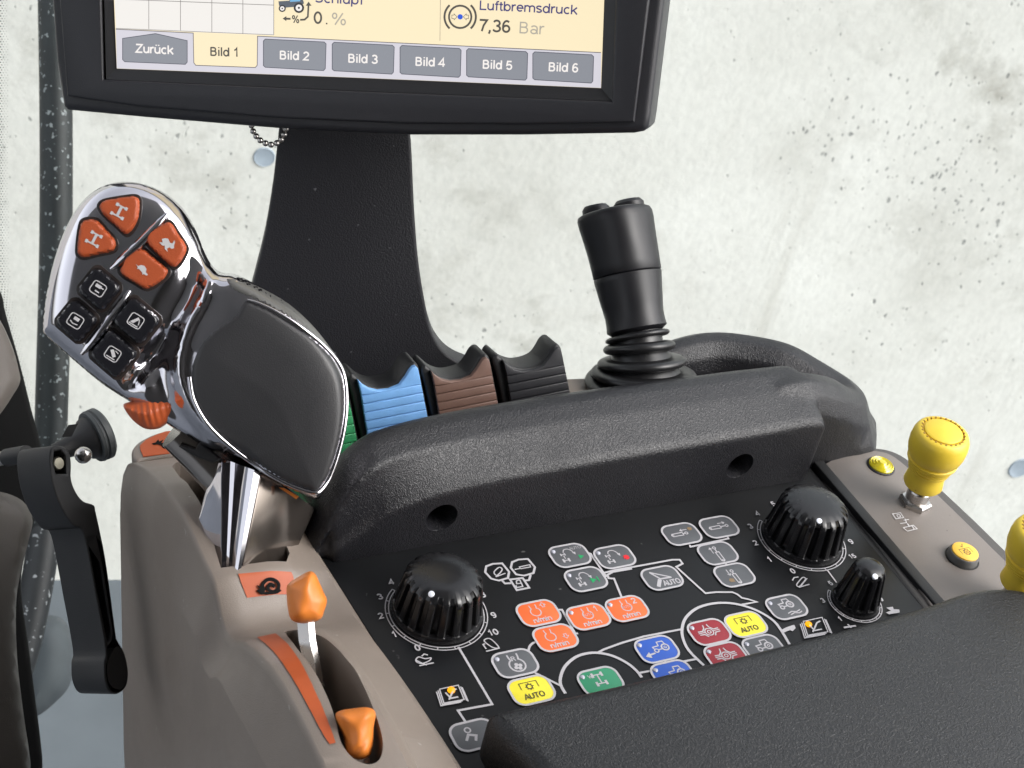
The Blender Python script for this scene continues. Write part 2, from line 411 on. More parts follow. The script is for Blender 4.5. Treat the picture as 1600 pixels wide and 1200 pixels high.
# ================================================================== SETTING
def wall_material():
    m = bpy.data.materials.new('weathered_concrete'); m.use_nodes = True
    N, Lk = m.node_tree.nodes, m.node_tree.links; b = N['Principled BSDF']; b.inputs['Roughness'].default_value = 0.85
    tc = N.new('ShaderNodeTexCoord')
    def mapping(sc):
        mp = N.new('ShaderNodeMapping'); mp.inputs['Scale'].default_value = sc; Lk.new(tc.outputs['Object'], mp.inputs[0]); return mp.outputs[0]
    def noise(sc, detail=5, rough=0.6, vec=(1, 1, 1), lo=0.3, hi=0.7, a=0.0, b_=1.0):
        n = N.new('ShaderNodeTexNoise'); n.inputs['Scale'].default_value = sc; n.inputs['Detail'].default_value = detail; n.inputs['Roughness'].default_value = rough
        Lk.new(mapping(vec), n.inputs['Vector'])
        r = N.new('ShaderNodeMapRange'); r.inputs[1].default_value = lo; r.inputs[2].default_value = hi; r.inputs[3].default_value = a; r.inputs[4].default_value = b_
        Lk.new(n.outputs['Fac'], r.inputs[0]); return r.outputs[0]
    def mix(fac, a, c, mode='MIX'):
        x = N.new('ShaderNodeMix'); x.data_type = 'RGBA'; x.blend_type = mode
        for i, v in ((0, fac), (6, a), (7, c)):
            if isinstance(v, tuple): x.inputs[i].default_value = (*v, 1)
            elif isinstance(v, (int, float)): x.inputs[i].default_value = v
            else: Lk.new(v, x.inputs[i])
        return x.outputs[2]
    def math_(op, a, c):
        x = N.new('ShaderNodeMath'); x.operation = op
        for i, v in ((0, a), (1, c)):
            if isinstance(v, (int, float)): x.inputs[i].default_value = v
            else: Lk.new(v, x.inputs[i])
        return x.outputs[0]
    col = mix(noise(1.6, 6, 0.62), (0.52, 0.508, 0.475), (0.66, 0.65, 0.62))
    stain = math_('MULTIPLY', noise(5.5, 9, 0.72, lo=0.50, hi=0.70), noise(1.1, 3, 0.5, lo=0.38, hi=0.58))
    col = mix(math_('MULTIPLY', stain, 0.95), col, (0.33, 0.315, 0.28))
    streak = math_('MULTIPLY', noise(9, 5, 0.6, (1, 0.09, 1), lo=0.55, hi=0.75), noise(1.7, 3, 0.5, lo=0.45, hi=0.65))
    col = mix(math_('MULTIPLY', streak, 0.7), col, (0.37, 0.35, 0.31))
    col = mix(noise(70, 4, 0.7, (1, 0.5, 1), lo=0.42, hi=0.75, b_=0.24), col, (0.29, 0.295, 0.285))
    # blow holes, more of them in some regions
    zone = noise(1.3, 4, 0.6, lo=0.42, hi=0.66)
    hgt = None
    for sc, thr, amt in ((24, 0.09, 0.62), (52, 0.13, 0.6), (105, 0.18, 0.5), (12, 0.045, 0.7)):
        v = N.new('ShaderNodeTexVoronoi'); v.inputs['Scale'].default_value = sc; v.inputs['Randomness'].default_value = 1.0
        wv = N.new('ShaderNodeTexNoise'); wv.inputs['Scale'].default_value = sc * 1.5; wv.inputs['Detail'].default_value = 3
        mp = mapping((1, 0.72, 1)); Lk.new(mp, wv.inputs['Vector'])
        mm = N.new('ShaderNodeMix'); mm.data_type = 'VECTOR'; mm.inputs[0].default_value = 0.6 / sc; Lk.new(mp, mm.inputs[4]); Lk.new(wv.outputs['Color'], mm.inputs[5])
        Lk.new(mm.outputs[1], v.inputs['Vector'])
        # only some cells hold a hole
        sel = N.new('ShaderNodeSeparateColor'); Lk.new(v.outputs['Color'], sel.inputs[0])
        rad = math_('MULTIPLY', math_('MAXIMUM', math_('SUBTRACT', math_('ADD', sel.outputs[0], math_('MULTIPLY', zone, 0.28)), 0.83), 0.0), thr * 5.5)
        hole = N.new('ShaderNodeMapRange'); hole.inputs[1].default_value = 0.0; hole.inputs[2].default_value = 0.05
        Lk.new(math_('SUBTRACT', rad, v.outputs['Distance']), hole.inputs[0])
        col = mix(math_('MULTIPLY', hole.outputs[0], amt), col, (0.11, 0.115, 0.115))
        hgt = hole.outputs[0] if hgt is None else math_('MAXIMUM', hgt, hole.outputs[0])
    Lk.new(col, b.inputs['Base Color'])
    bp = N.new('ShaderNodeBump'); bp.inputs['Strength'].default_value = 0.6; bp.inputs['Distance'].default_value = 0.004; bp.invert = True
    Lk.new(math_('ADD', hgt, math_('MULTIPLY', noise(45, 5, 0.7), 0.25)), bp.inputs['Height']); Lk.new(bp.outputs[0], b.inputs['Normal'])
    return m

GZ = -2.0
WALL = Fr(PZ(150, 906, GZ), (-0.24, -0.97, 0), u=(0.97, -0.24, 0))
wme = mesh([(x, y, z) for z in (0, -0.3) for x, y in ((-5, -0.1), (7, -0.1), (7, 2.9), (-5, 2.9))],
           [(0, 1, 2, 3), (7, 6, 5, 4), (0, 4, 5, 1), (1, 5, 6, 2), (2, 6, 7, 3), (3, 7, 4, 0)])
wob = bpy.data.objects.new('concrete_wall', wme); wob.matrix_world = WALL.M; COL.objects.link(wob); wme.materials.append(wall_material())
tag(wob, 'tall pale grey cast concrete wall pitted with small holes, outside the window', 'wall')

M_ground = pm('yard_concrete', (0.085, 0.097, 0.112), 0.8, mottle=(2.2, 0.25), grain=(40, 0.4, 'n'))
g = link('ground', mesh([(-30, -30, GZ), (30, -30, GZ), (30, 30, GZ), (-30, 30, GZ)], [(0, 1, 2, 3)]), M_ground, None, 0)
tag(g, kind='structure')

M_plug = pm('blue_grey_plug', (0.27, 0.31, 0.36), 0.75, mottle=(40, 0.12))
for (px, py, rr, lab) in ((413, 245, 0.020, 'round blue-grey plug in the concrete wall beside the monitor post'),
                          (1593, 731, 0.030, 'round blue-grey plug in the concrete wall behind the yellow pull knobs')):
    c = WALL.p(px, py, 0.0)
    me = lathe(c - WALL.n * 0.01, WALL.n, [(rr, 0), (rr, 0.011), (rr * 0.92, 0.0135), (rr * 0.86, 0.0125), (rr * 0.5, 0.0118), (0, 0.0115)], 32)
    tag(link('wall_plug', me, M_plug, None, 30, c), lab, 'plug', 'formwork plugs in the concrete wall')

# unseen cab roof and rear bulkhead, added and sized to shade the console
M_shade_roof = pm('grey_shade_roof', (0.42, 0.41, 0.40), 0.9, grain=(400, 0.3, 'n'))
for nm, me, m_ in (('added_shade_roof', box(-1.15, 0.30, -1.00, 0.30, 0.80, 0.90, 0.02), M_shade_roof),
                   ('added_shade_bulkhead', box(-1.15, 0.55, -1.00, -0.94, -0.92, 0.80, 0.01), pm('dark_shade_bulkhead', (0.05, 0.047, 0.045), 0.7))):  # closed dark panel added out of view to block light from behind
    tag(link(nm, me, m_, None, 30), kind='structure')

# grey rounded mudguard down in the yard
FEN = Fr(PD(80, 1040, 1.5), -ray(80, 1040))
fen_out = spline(FEN.L([(40, 985), (72, 962), (98, 968), (113, 995), (116, 1035), (108, 1072), (88, 1096), (60, 1118), (30, 1125)]), 5)
tag(link('mudguard', relief(FEN, fen_out, dome(0.03, 0.03), dome(0.02, 0.03), 0.006), pm('grey_mudguard', (0.062, 0.071, 0.080), 0.7, mottle=(20, 0.15)), None, 40, FEN.o),
    'rounded grey mudguard low outside the glass beside the dark post', 'mudguard')

# dusty dark post outside the glass
pp = [(84, -120), (85, 0), (87, 120), (88, 260), (87, 400), (84, 520), (81, 620), (78, 720), (71, 820), (60, 900), (46, 975), (32, 1030), (10, 1090)]
path = spline([tuple(PD(x, y, 1.12)) for x, y in pp], 5, False)
M_post = pm('dusty_dark_paint', (0.018, 0.021, 0.023), 0.5, specks=(230, 0.638, (0.26, 0.28, 0.29)), mottle=(30, 0.4))
tag(link('cab_post', tube(path, 25 * 1.12 / F, 24), M_post, None, 60, path[-1]), 'upright dark steel post with pale dust specks outside the glass', 'post')

# side window
GL = Fr(PD(800, 600, 1.0), (-0.50, -0.86, 0.0), u=(0.86, -0.50, 0))
m = bpy.data.materials.new('window_glass'); m.use_nodes = True
N, Lk = m.node_tree.nodes, m.node_tree.links; N.clear()
tr = N.new('ShaderNodeBsdfTransparent'); tr.inputs[0].default_value = (0.955, 0.975, 0.965, 1)
gl = N.new('ShaderNodeBsdfGlossy'); gl.inputs['Roughness'].default_value = 0.02
fz = N.new('ShaderNodeFresnel'); fz.inputs[0].default_value = 1.15
mxs = N.new('ShaderNodeMixShader'); mo = N.new('ShaderNodeOutputMaterial')
Lk.new(fz.outputs[0], mxs.inputs[0]); Lk.new(tr.outputs[0], mxs.inputs[1]); Lk.new(gl.outputs[0], mxs.inputs[2]); Lk.new(mxs.outputs[0], mo.inputs[0])
win = thing('side_window', 'clear side window with a dotted black border along its edge', 'window', GL.w(0, -0.55))
plate('pane', GL, [rrect(0.05, 0.02, 1.25, 1.15, 0.05)], 0.004, m, win, smooth=0)
M_frit = pm('black_frit', (0.02, 0.022, 0.022), 0.4)
dots = Ink(GL, 0.0006)
edge_r = [(-40, 13), (0, 13), (200, 14), (400, 17), (440, 19), (484, 26), (535, 37), (592, 52), (640, 58), (670, 61)]
edge_l = [(-40, -12), (440, -12), (480, 8), (560, 30), (650, 52), (675, 58)]
lowr = [(1090, 56), (1130, 70), (1210, 82)]; lowl = [(1090, 52), (1210, 66)]
def dotrow(y0, y1, L_, R_):
    y = y0; row = 0
    while y < y1:
        xl = interp([a for a, _ in L_], [b for _, b in L_], y); xr = interp([a for a, _ in R_], [b for _, b in R_], y)
        x = xl + (2.3 if row % 2 else 0.0)
        while x < xr:
            f = max(0.45, min(1.0, (xr - x) / 12.0)); cx, cy = GL.l(x, y)
            dots.fill(circ(cx, cy, 1.15 * f / F, 6)); x += 4.6
        y += 4.0; row += 1
dotrow(-40, 672, edge_l, edge_r); dotrow(1090, 1212, lowl, lowr)
tag(dots.build('dotted_border', M_frit, win), kind='stuff')

# seal and trim of the cab pillar
SE = Fr(PD(30, 800, 0.80), -ray(30, 800) + Vector((0.1, 0, 0)))
seal_out = SE.L(spline([(-90, 380), (-20, 425), (2, 456), (10, 490), (30, 560), (50, 640), (66, 704), (64, 770), (50, 826), (36, 885), (34, 925), (42, 985), (52, 1060), (68, 1215), (40, 1260), (-90, 1260)], 4))
seal = plate('pillar_seal', SE, [seal_out], 0.03, pm('seal_rubber', (0.004, 0.004, 0.004), 0.7, spec=0.15), None, 0.003, origin=SE.w(0, -0.14))
tag(seal, 'black rubber window seal strip along the taupe pillar trim', 'seal')
TR = Fr(PD(0, 900, 0.66), -ray(0, 900) + Vector((0.35, 0, 0)))
for lab, pts, M_, H, W_ in (('small light taupe trim piece above the black bracket', [(-60, 455), (-20, 478), (0, 500), (19, 541), (30, 580), (31, 598), (20, 618), (-2, 650), (-60, 720)], pm('mid_taupe_plastic', (0.12, 0.103, 0.09), 0.5, grain=(2600, 0.25, 'n'), mottle=(15, 0.1)), 0.006, 0.006),
                         ('curved dark taupe pillar trim below the black bracket', [(-70, 770), (-20, 766), (20, 774), (42, 790), (51, 814), (44, 848), (31, 900), (25, 950), (27, 1030), (36, 1110), (48, 1215), (20, 1262), (-70, 1262)], M_taupe_dk, 0.006, 0.006)):
    ol = spline(TR.L(pts), 4)
    tag(link('pillar_trim', relief(TR, ol, dome(H, W_), dome(0.01, 0.01), 0.004), M_, None, 50, TR.w(0, -0.1)), lab, 'trim', 'pillar trim pieces')

# ================================================================== BLACK BRACKET ARM
BR = Fr(PD(130, 900, 0.55), RIGHT * 0.82 + BACK * 0.54 + UP * 0.10, u=RIGHT)
brk = thing('bracket_arm', 'black plastic bracket arm with curled loop at its lower end', 'bracket', BR.p(180, 1080))
outer = [(84, 697), (100, 698), (109, 708), (112, 725), (112, 748), (119, 768), (131, 783), (147, 789), (151, 802), (166, 875), (181, 985), (184, 1000), (195, 1020), (201, 1048), (198, 1072), (185, 1084), (172, 1081), (164, 1062), (163, 1035), (165, 1014), (150, 930), (131, 834), (116, 822), (97, 795), (85, 764), (79, 735), (78, 710)]
holes = [[(86, 706), (95, 704), (102, 712), (104, 740), (88, 740), (84, 722)], spline([(175, 1025), (184, 1012), (193, 1030), (196, 1052), (191, 1072), (180, 1073), (171, 1062), (170, 1040)], 3),
         [(137, 842), (148, 838), (158, 886), (174, 985), (172, 1000), (169, 1004), (153, 925)]]
plate('arm', BR, [spline(BR.L(outer), 4)] + [BR.L(h) for h in holes], 0.019, M_black, brk, 0.0007)
web = plate('web', BR, [BR.L([(133, 836), (150, 830), (166, 886), (180, 985), (178, 1006), (168, 1010)])], 0.0125, M_black, brk, 0.0, top=-0.0055)
p0 = BR.p(92, 724, 0.0)
link('pivot_pin', lathe(p0 - BR.n * 0.02, BR.n, [(0.0026, 0), (0.0026, 0.0195), (0.0021, 0.0203), (0, 0.0204)], 24), pm('dull_brass', (0.30, 0.28, 0.22), 0.4, metal=1.0), brk)
a_, b_ = PD(-30, 722, 0.575), PD(27, 712, 0.562)
link('bolt', tube([a_, a_.lerp(b_, 0.8), b_], [0.0028, 0.0028, 0.0026], 20), M_steel, brk)
link('collar', tube([a_.lerp(b_, 0.72), a_.lerp(b_, 1.25)], [0.0034, 0.0034], 20), M_black, brk)
# clamp with the rubber-rimmed head
ax = (RIGHT * 0.74 + UP * 0.36 - BACK * 0.56).normalized()
cl = thing('clamp_head', 'round black clamp head with rubber rim and steel ball behind bracket', 'clamp', PD(130, 720, 0.60))
b0 = PD(104, 700, 0.595); k = 0.595 / F
link('neck', lathe(b0, ax, [(14 * k, -22 * k), (16 * k, 0), (18 * k, 12 * k), (25 * k, 26 * k), (33 * k, 34 * k), (35 * k, 42 * k)], 36), M_black, cl)
link('rubber_rim', lathe(b0, ax, [(30 * k, 42 * k), (41 * k, 43 * k), (42.5 * k, 48 * k), (40 * k, 50 * k), (40 * k, 52 * k), (42.5 * k, 54 * k), (42.5 * k, 62 * k), (38 * k, 66 * k), (0, 66 * k)], 40),
     pm('grey_rubber', (0.05, 0.055, 0.058), 0.55), cl)
link('steel_ball', modded(ball(PD(130, 711, 0.567), 13.5 * 0.567 / F, 20), []), M_steel, cl)
nf = Fr(PD(112, 675, 0.575), -ray(112, 675))
plate('slot', nf, [nf.L([(96, 683), (107, 664), (122, 662), (112, 682)])], 0.002, M_dark, cl)

# ================================================================== CONSOLE HOUSING
ridge = [(214, 722), (225, 721), (244, 732), (271, 756), (295, 789), (312, 823), (332, 870), (349, 904), (358, 938), (363, 965), (369, 985), (379, 997), (397, 999), (416, 1013), (439, 1036), (459, 1064), (482, 1106), (499, 1138), (521, 1186)]
rx_ = [-.0740] * 4 + [-.0732, -.0724, -.0716, -.0708] + [-.070] * 11
prof = sorted([(p.y, p.z) for p in (PX(x, y, r_) for (x, y), r_ in zip(ridge, rx_))])
def ridx(y): return interp([0.02, 0.055, 0.08], [0.0, -0.0025, -0.0040], y)
ys_, zs_ = [a for a, _ in prof], [b for _, b in prof]
ys_ = [-0.20] + ys_ + [0.150]; zs_ = [0.030] + zs_ + [-0.048]
def zt(y):                                   # height of the lever gate along the console
    return sum(interp(ys_, zs_, y + d * 0.0014) for d in (-1, -0.5, 0, 0.5, 1)) / 5
def xe(y): return -0.0310 + (0.044 - max(min(y, 0.06), -0.08)) * 0.085     # left edge of the control panel
def section(y):
    z = zt(y); zc = 0.006 - (y + 0.052) * 0.233; e = xe(y); k = ridx(y)
    return [(-0.0792, -0.33), (-0.0796, -0.16), (-0.0800, min(zc - 0.0012, z - 0.017)), (-0.0798, min(zc + 0.0004, z - 0.0155)), (-0.0754 + k, z - 0.0090), (-0.0744 + k, z - 0.0032), (-0.0741 + k, z - 0.0015), (-0.0736 + k, z - 0.0005), (-0.0728 + k, z),
            (-0.0660, z), (-0.0600, z), (-0.0540, z), (-0.0500, z - 0.0006), (-0.0465, z * 0.86), (-0.0420, z * 0.62), (e - 0.0060, z * 0.36 + 0.001), (e - 0.0030, z * 0.22 + 0.0022), (e - 0.0012, 0.0022), (e - 0.0004, 0.0), (e - 0.0003, -0.33)]
def zsurf(x, y):
    s = section(y); return interp([a for a, _ in s[4:-1]], [b for _, b in s[4:-1]], x)
def hit(px, py, lift=0.0):
    """Where the line of sight meets the housing's top."""
    r = ray(px, py); t0 = None
    for i in range(900):
        t = 0.40 + i * 0.0004; p = CAM + r * t
        if p.z < zsurf(p.x, p.y) + lift: return p
    return p
st = [0.1335, 0.1330, 0.1315] + [0.129 - i * 0.0021 for i in range(142)]
rings = []
for i, y in enumerate(st):
    s = section(y)
    if i < 2: s = [(x + (0.0016 - 0.0008 * i) * (1 if x < -0.06 else -1), z - 0.0012 * (2 - i)) for x, z in s]
    yend = lambda z: interp([-0.33, -0.166, -0.117, -0.046, -0.02], [0.045, 0.098, 0.124, 0.1245, 0.1335], z)
    rings.append([Vector((x, y - (0.1335 - yend(z)) * max(0.0, min(1.0, (y - 0.0) / 0.1335)), z)) for x, z in s])
house_me = loft(rings)
# slot of the hand throttles
zoom = lambda pts: [(340 + a / 3.529, 860 + b / 3.529) for a, b in pts]
slot_px = zoom([(365, 452), (430, 530), (520, 650), (600, 800), (648, 930), (680, 1060), (750, 1150), (840, 1182), (900, 1140), (908, 1030), (850, 850), (775, 690), (690, 575), (600, 490), (500, 446), (420, 440)])
sp = [hit(*q) for q in slot_px]; sp2 = spline([(p.x, p.y) for p in sp], 4)
ZF = Fr((0, 0, 0), (0, 0, 1), u=(1, 0, 0))
house_me = cut(house_me, plate_mesh(ZF, [sp2], 0.085, top=0.06))
# gate of the drive lever
gate_px = [(269, 729), (274, 724), (283, 720), (296, 718)]
gp = [hit(*q) for q in gate_px] ; gl_ = [hit(*q) for q in ((281, 746), (295, 759), (308, 778), (322, 812), (334, 850), (345, 888))]
gate = [(p.x, p.y) for p in gp[::-1]] + [(p.x, p.y) for p in gl_] + [(-0.047, gl_[-1].y - 0.001), (-0.044, gl_[-1].y + 0.004), (-0.044, gp[-1].y)]
house_me = cut(house_me, plate_mesh(ZF, [gate], 0.12, top=0.06))
con = thing('armrest_console', 'taupe plastic armrest console carrying all the tractor controls', 'console', (0.06, 0.0, -0.33))
link('side_housing', house_me, M_taupe, con, 32)
link('slot_floor', box(-0.0735, -0.040, -0.13, 0.020, -0.10, -0.012), M_dark, con, 0)
link('gate_floor', box(-0.0735, -0.040, 0.022, 0.125, -0.16, -0.050), M_dark, con, 0)
link('core', box(xe(0) + 0.012, 0.186, -0.34, 0.120, -0.33, -0.0085, 0.004), M_taupe_dk, con, 30)
link('rear_core', box(-0.077, xe(0) + 0.011, -0.34, -0.172, -0.33, 0.004, 0.003), M_taupe, con, 30)
# deck under the paddles and the joystick
deck = plate_mesh(ZF, [[(0.093, 0.060), (0.150, 0.060), (0.186, 0.062), (0.186, 0.083), (0.152, 0.084), (0.130, 0.0920), (0.094, 0.0965)]], 0.028, 0.002, top=0.020)
link('deck', deck, M_taupe, con, 30)
link('joystick_well', box(0.094, 0.20, 0.085, 0.105, -0.03, -0.010), M_dark, con, 0)
link('paddle_well', box(-0.034, 0.092, 0.070, 0.118, -0.03, -0.012), M_dark, con, 0)

def ribbon(left, right, lift):
    A = [hit(*q) for q in left]; B = [hit(*q) for q in right]; V, Fs = [], []
    n = 5
    for a, b in zip(A, B):
        for k in range(n + 1):
            q = a.lerp(b, k / n); V.append((q.x, q.y, max(zsurf(q.x, q.y), q.z) + lift))
    for i in range(len(A) - 1):
        for k in range(n): Fs.append((i * (n + 1) + k, i * (n + 1) + k + 1, (i + 1) * (n + 1) + k + 1, (i + 1) * (n + 1) + k))
    return mesh(V, Fs)
sl = spline(zoom([(216, 483), (275, 530), (330, 590), (380, 660), (430, 740), (480, 830), (530, 925), (575, 1010), (618, 1074)]), 4, False)
sr = spline(zoom([(318, 462), (375, 510), (420, 565), (462, 630), (500, 705), (545, 800), (585, 890), (620, 985), (650, 1066)]), 4, False)
link('range_strip', ribbon(sl, sr, 0.0004), M_orange_dec, con, 40)
M_edge = pm('strip_edge', (0.34, 0.31, 0.28), 0.4)
# snail sticker
M_decink = pm('decal_black', (0.006, 0.006, 0.006), 0.85, spec=0.15)
snl = spline([(372, 899), (374, 905), (380, 921), (386, 936)], 3, False); snr = spline([(455, 895), (458, 903), (460, 914), (462, 929)], 3, False)
link('snail_sticker', ribbon(snl, snr, 0.0004), M_orange_dec, con, 40)
c0 = hit(418, 916); SN = Fr((c0.x, c0.y, zsurf(c0.x, c0.y) + 0.0012), ((zsurf(c0.x - .004, c0.y) - zsurf(c0.x + .004, c0.y)) / .008, (zsurf(c0.x, c0.y - .004) - zsurf(c0.x, c0.y + .004)) / .008, 1), u=(1, 0, 0))
z2 = lambda pts: [(340 + a / 3.529, 860 + b / 3.529) for a, b in pts]
ink = Ink(SN, 0.0)
ink.fill(SN.L(z2([(213, 190), (232, 196), (246, 190), (252, 205), (262, 228), (300, 232), (345, 214), (354, 222), (330, 238), (270, 244), (238, 242), (215, 222), (232, 212)])))
ink.line(SN.L(z2(spline([(262, 222), (247, 195), (262, 170), (290, 158), (322, 168), (338, 192), (328, 220), (300, 228), (278, 208), (290, 186), (308, 194), (304, 204)], 4, False))), 0.0012)
ink.build('snail_print', M_decink, con)
# hare sticker on the front end of the gate
z6 = lambda pts: [(180 + a / 8.889, 650 + b / 8.889) for a, b in pts]
hz = -0.0125
HR = Fr(PZ(255, 698, hz), (-0.05, 0.10, 1), u=(1, 0, 0))
cap = HR.L(z6(spline([(290, 628), (228, 520), (245, 440), (330, 350), (480, 270), (640, 215), (800, 190), (1000, 230), (1120, 330), (1110, 480), (960, 525), (640, 556), (400, 590)], 3)))
plate('front_cap', HR, [cap], 0.030, M_taupe, con, 0.0012)
plate('hare_sticker', HR, [HR.L(z6([(392, 574), (345, 470), (345, 420), (430, 340), (560, 275), (700, 225), (800, 215), (960, 250), (1060, 330), (1050, 470), (950, 498), (640, 540)]))], 0.0003, M_orange_dec, con, top=0.0004)
ink = Ink(HR, 0.0006)
ink.fill(HR.L(z6([(505, 400), (560, 385), (600, 340), (612, 372), (670, 345), (640, 392), (720, 370), (800, 358), (850, 405), (830, 450), (790, 445), (745, 430), (700, 445), (740, 455), (720, 475), (670, 465), (640, 430), (590, 412), (540, 420)])))
ink.build('hare_print', M_decink, con)

# ================================================================== CONTROL PANEL
z3 = lambda pts: [(540 + a / 3.478, 840 + b / 3.478) for a, b in pts]
z4 = lambda pts: [(980 + a / 3.478, 730 + b / 3.478) for a, b in pts]
z7 = lambda pts: [(740 + a / 3.2, 900 + b / 3.2) for a, b in pts]
z9 = lambda pts: [(740 + a / 5, 830 + b / 5) for a, b in pts]
PN = ZF
pan = thing('control_panel', 'black membrane control panel printed with white lines, symbols and coloured keys', 'control panel', (0.08, -0.02, -0.008))
yy = [0.062, 0.044, 0.02, -0.01, -0.04, -0.07, -0.10, -0.165]
plate('faceplate', PN, [[(xe(y) + 0.0003, y) for y in yy] + [(0.1865, -0.165), (0.1885, -0.05), (0.1925, 0.04), (0.1925, 0.062)]], 0.008, M_panel, pan, 0.0004)
for x0, x1, zz in ((0.1895, 0.1925, -0.001), (0.1932, 0.1985, 0.002)):
    me = plate_mesh(PN, [[(x0 + 0.0035, 0.060), (x0, -0.05), (x0 - 0.002, -0.165), (x1 - 0.002, -0.165), (x1, -0.05), (x1 + 0.0035, 0.060)]], 0.012, 0.0006, top=zz)
    link('edge_trim', me, M_black, pan)
WL = 0.00085
ink = Ink(PN, 0.00022)
def pl_(pts, w=WL, closed=False): ink.line(PN.L(pts), w, closed)
# frame lines
pl_(z3([(612, 596), (796, 908), (610, 942), (655, 1010)]))
pl_(z3([(800, 145), (850, 142), (888, 188), (882, 222), (832, 236), (790, 225), (758, 190), (764, 158)]), WL, True)
pl_(z3([(938, 122), (990, 118), (1028, 163), (1020, 195), (970, 209), (926, 202), (897, 166), (904, 136)]), WL, True)
pl_(z3([(893, 230), (962, 222), (997, 275), (930, 288)]), WL, True)
pl_(z3([(850, 236), (866, 252), (898, 250)])); pl_(z3([(1005, 205), (996, 234), (972, 236)]))
pl_(z3([(925, 262), (930, 274), (962, 268), (955, 250), (925, 254)]), 0.0005); pl_(z3(spline([(930, 252), (928, 238), (945, 233), (952, 248)], 3, False)), 0.0005)
pl_(z3(spline([(806, 190), (834, 164), (850, 178), (822, 208)], 4)), 0.0005, True); pl_(z3([(815, 216), (868, 196)]), 0.0005)
pl_(z3([(918, 176), (948, 170), (944, 162), (1000, 150), (1004, 162), (950, 172)]), 0.0005)
pl_(z7([(420, 171), (441, 171), (508, 291), (521, 289)])); pl_(z7([(474, 232), (492, 229)])); pl_(z7([(482, 258), (502, 254)])); pl_(z7([(668, 188), (690, 186)]))
pl_(z7(spline([(271, 392), (278, 358), (296, 338), (325, 328)], 3, False)))
pl_(z7([(305, 486), (436, 552)]))
pl_(z7(spline([(458, 590), (434, 545), (436, 500), (460, 450), (510, 408), (570, 389), (632, 388), (702, 405), (770, 440), (815, 478), (840, 510)], 4, False)), 0.0011)
pl_(z7([(620, 386), (650, 370), (740, 337), (850, 305), (1042, 268)])); pl_(z7([(824, 488), (905, 473)])); pl_(z7([(1010, 437), (1112, 418)])); pl_(z7([(955, 425), (965, 446)])); pl_(z7([(1210, 340), (1220, 356)]))
pl_(z7(spline([(1150, 450), (1075, 375), (1045, 312), (1042, 262), (1060, 212), (1110, 167), (1180, 143), (1260, 137), (1340, 149), (1425, 180), (1500, 228), (1545, 288), (1578, 345)], 4, False)), 0.0011)
pl_(z4([(-175, 590), (-60, 560), (60, 540), (245, 506), (284, 506), (300, 527), (266, 545), (424, 688), (480, 682), (570, 682), (598, 694), (622, 713), (655, 720), (702, 735), (622, 750)]))
pl_(z3([(1555, 172), (1450, 190), (1422, 206), (1428, 224), (1458, 226), (1500, 330)]))
pl_(z3([(1312, 86), (1330, 90), (1414, 213), (1398, 214)])); pl_(z3([(1340, 112), (1366, 108)]))
pl_(z4([(338, 424), (343, 436), (549, 391), (543, 378)])); pl_(z4([(440, 412), (446, 424)])); pl_(z4([(534, 524), (546, 548)])); pl_(z4([(1086, 562), (1136, 630)]), 0.0006)
ink.fill(PN.L(z4([(832, 890), (858, 876), (884, 866), (906, 860), (914, 878), (898, 895), (884, 888), (872, 893), (845, 905)])))
# dials
DIALS = [(682, 957, 0.0183, 0.0171), (1252, 843.6, 0.0183, 0.0171), (1335, 942, 0.0108, 0.0099)]
KN = [PZ(a, b, 0) for a, b, _, _ in DIALS]
for (a, b, r1, r2), c in zip(DIALS, KN):
    for r in (r1, r2): ink.line([(c.x + r * math.cos(math.radians(t)), c.y + r * math.sin(math.radians(t))) for t in range(128, 408, 5)], 0.00038)
    for i in range(11):
        t = math.radians(250 - 33 * i + 0) if False else math.radians(228 + (i - 5) * 20)
        ink.line([(c.x + r2 * math.cos(t), c.y + r2 * math.sin(t)), (c.x + r1 * math.cos(t), c.y + r1 * math.sin(t))], 0.0004)
def num(s, px, py, size=0.0036, ang=0.0, bold=0.03):
    x, y = PN.l(px, py); ink.text(s, x, y - size * 0.33, size, None, ang, bold, 'CENTER')
for s, x, y in (('4', 611, 911), ('3', 593.5, 934), ('2', 595, 964), ('1', 616, 993), ('0', 652, 1014), ('8', 754, 931), ('9', 771, 963), ('10', 770, 990)): num(s, x, y)
for s, x, y in (('5', 1208, 789), ('4', 1183, 804), ('3', 1172, 824), ('2', 1180, 850), ('1', 1202, 876), ('0', 1238, 894), ('9', 1329, 848)): num(s, x, y, 0.0036)
for s, x, y in (('5', 1297, 913), ('3', 1285, 940), ('1', 1312, 969), ('9', 1376, 938), ('15', 1331, 871)): num(s, x, y, 0.003)
# little symbols by the dials
def loopline(pts, w=0.00045): pl_(z3(spline(pts, 3)), w, True)
loopline([(380, 675), (395, 655), (430, 665), (462, 660), (455, 675), (420, 690), (395, 688)]); pl_(z3([(400, 703), (478, 687)]), 0.0005); pl_(z3([(378, 672), (415, 690), (440, 700)]), 0.0005); pl_(z3([(412, 652), (425, 640), (446, 645)]), 0.0005)
loopline([(752, 570), (765, 556), (790, 560), (830, 600), (818, 608), (790, 600)]); pl_(z3([(762, 625), (836, 607)]), 0.0005); pl_(z3([(762, 612), (745, 588), (756, 584)]), 0.0005)
pl_(z4(spline([(918, 645), (950, 606), (966, 615), (934, 654)], 3)), 0.00045, True); pl_(z4([(930, 660), (988, 642)]), 0.0005); pl_(z4([(940, 655), (975, 610)]), 0.0004); pl_(z4([(895, 622), (905, 606), (928, 603)]), 0.0005)
ink.fill(PN.L(z4([(1405, 770), (1440, 765), (1445, 778), (1475, 780), (1478, 796), (1420, 806), (1402, 796), (1430, 786)])))
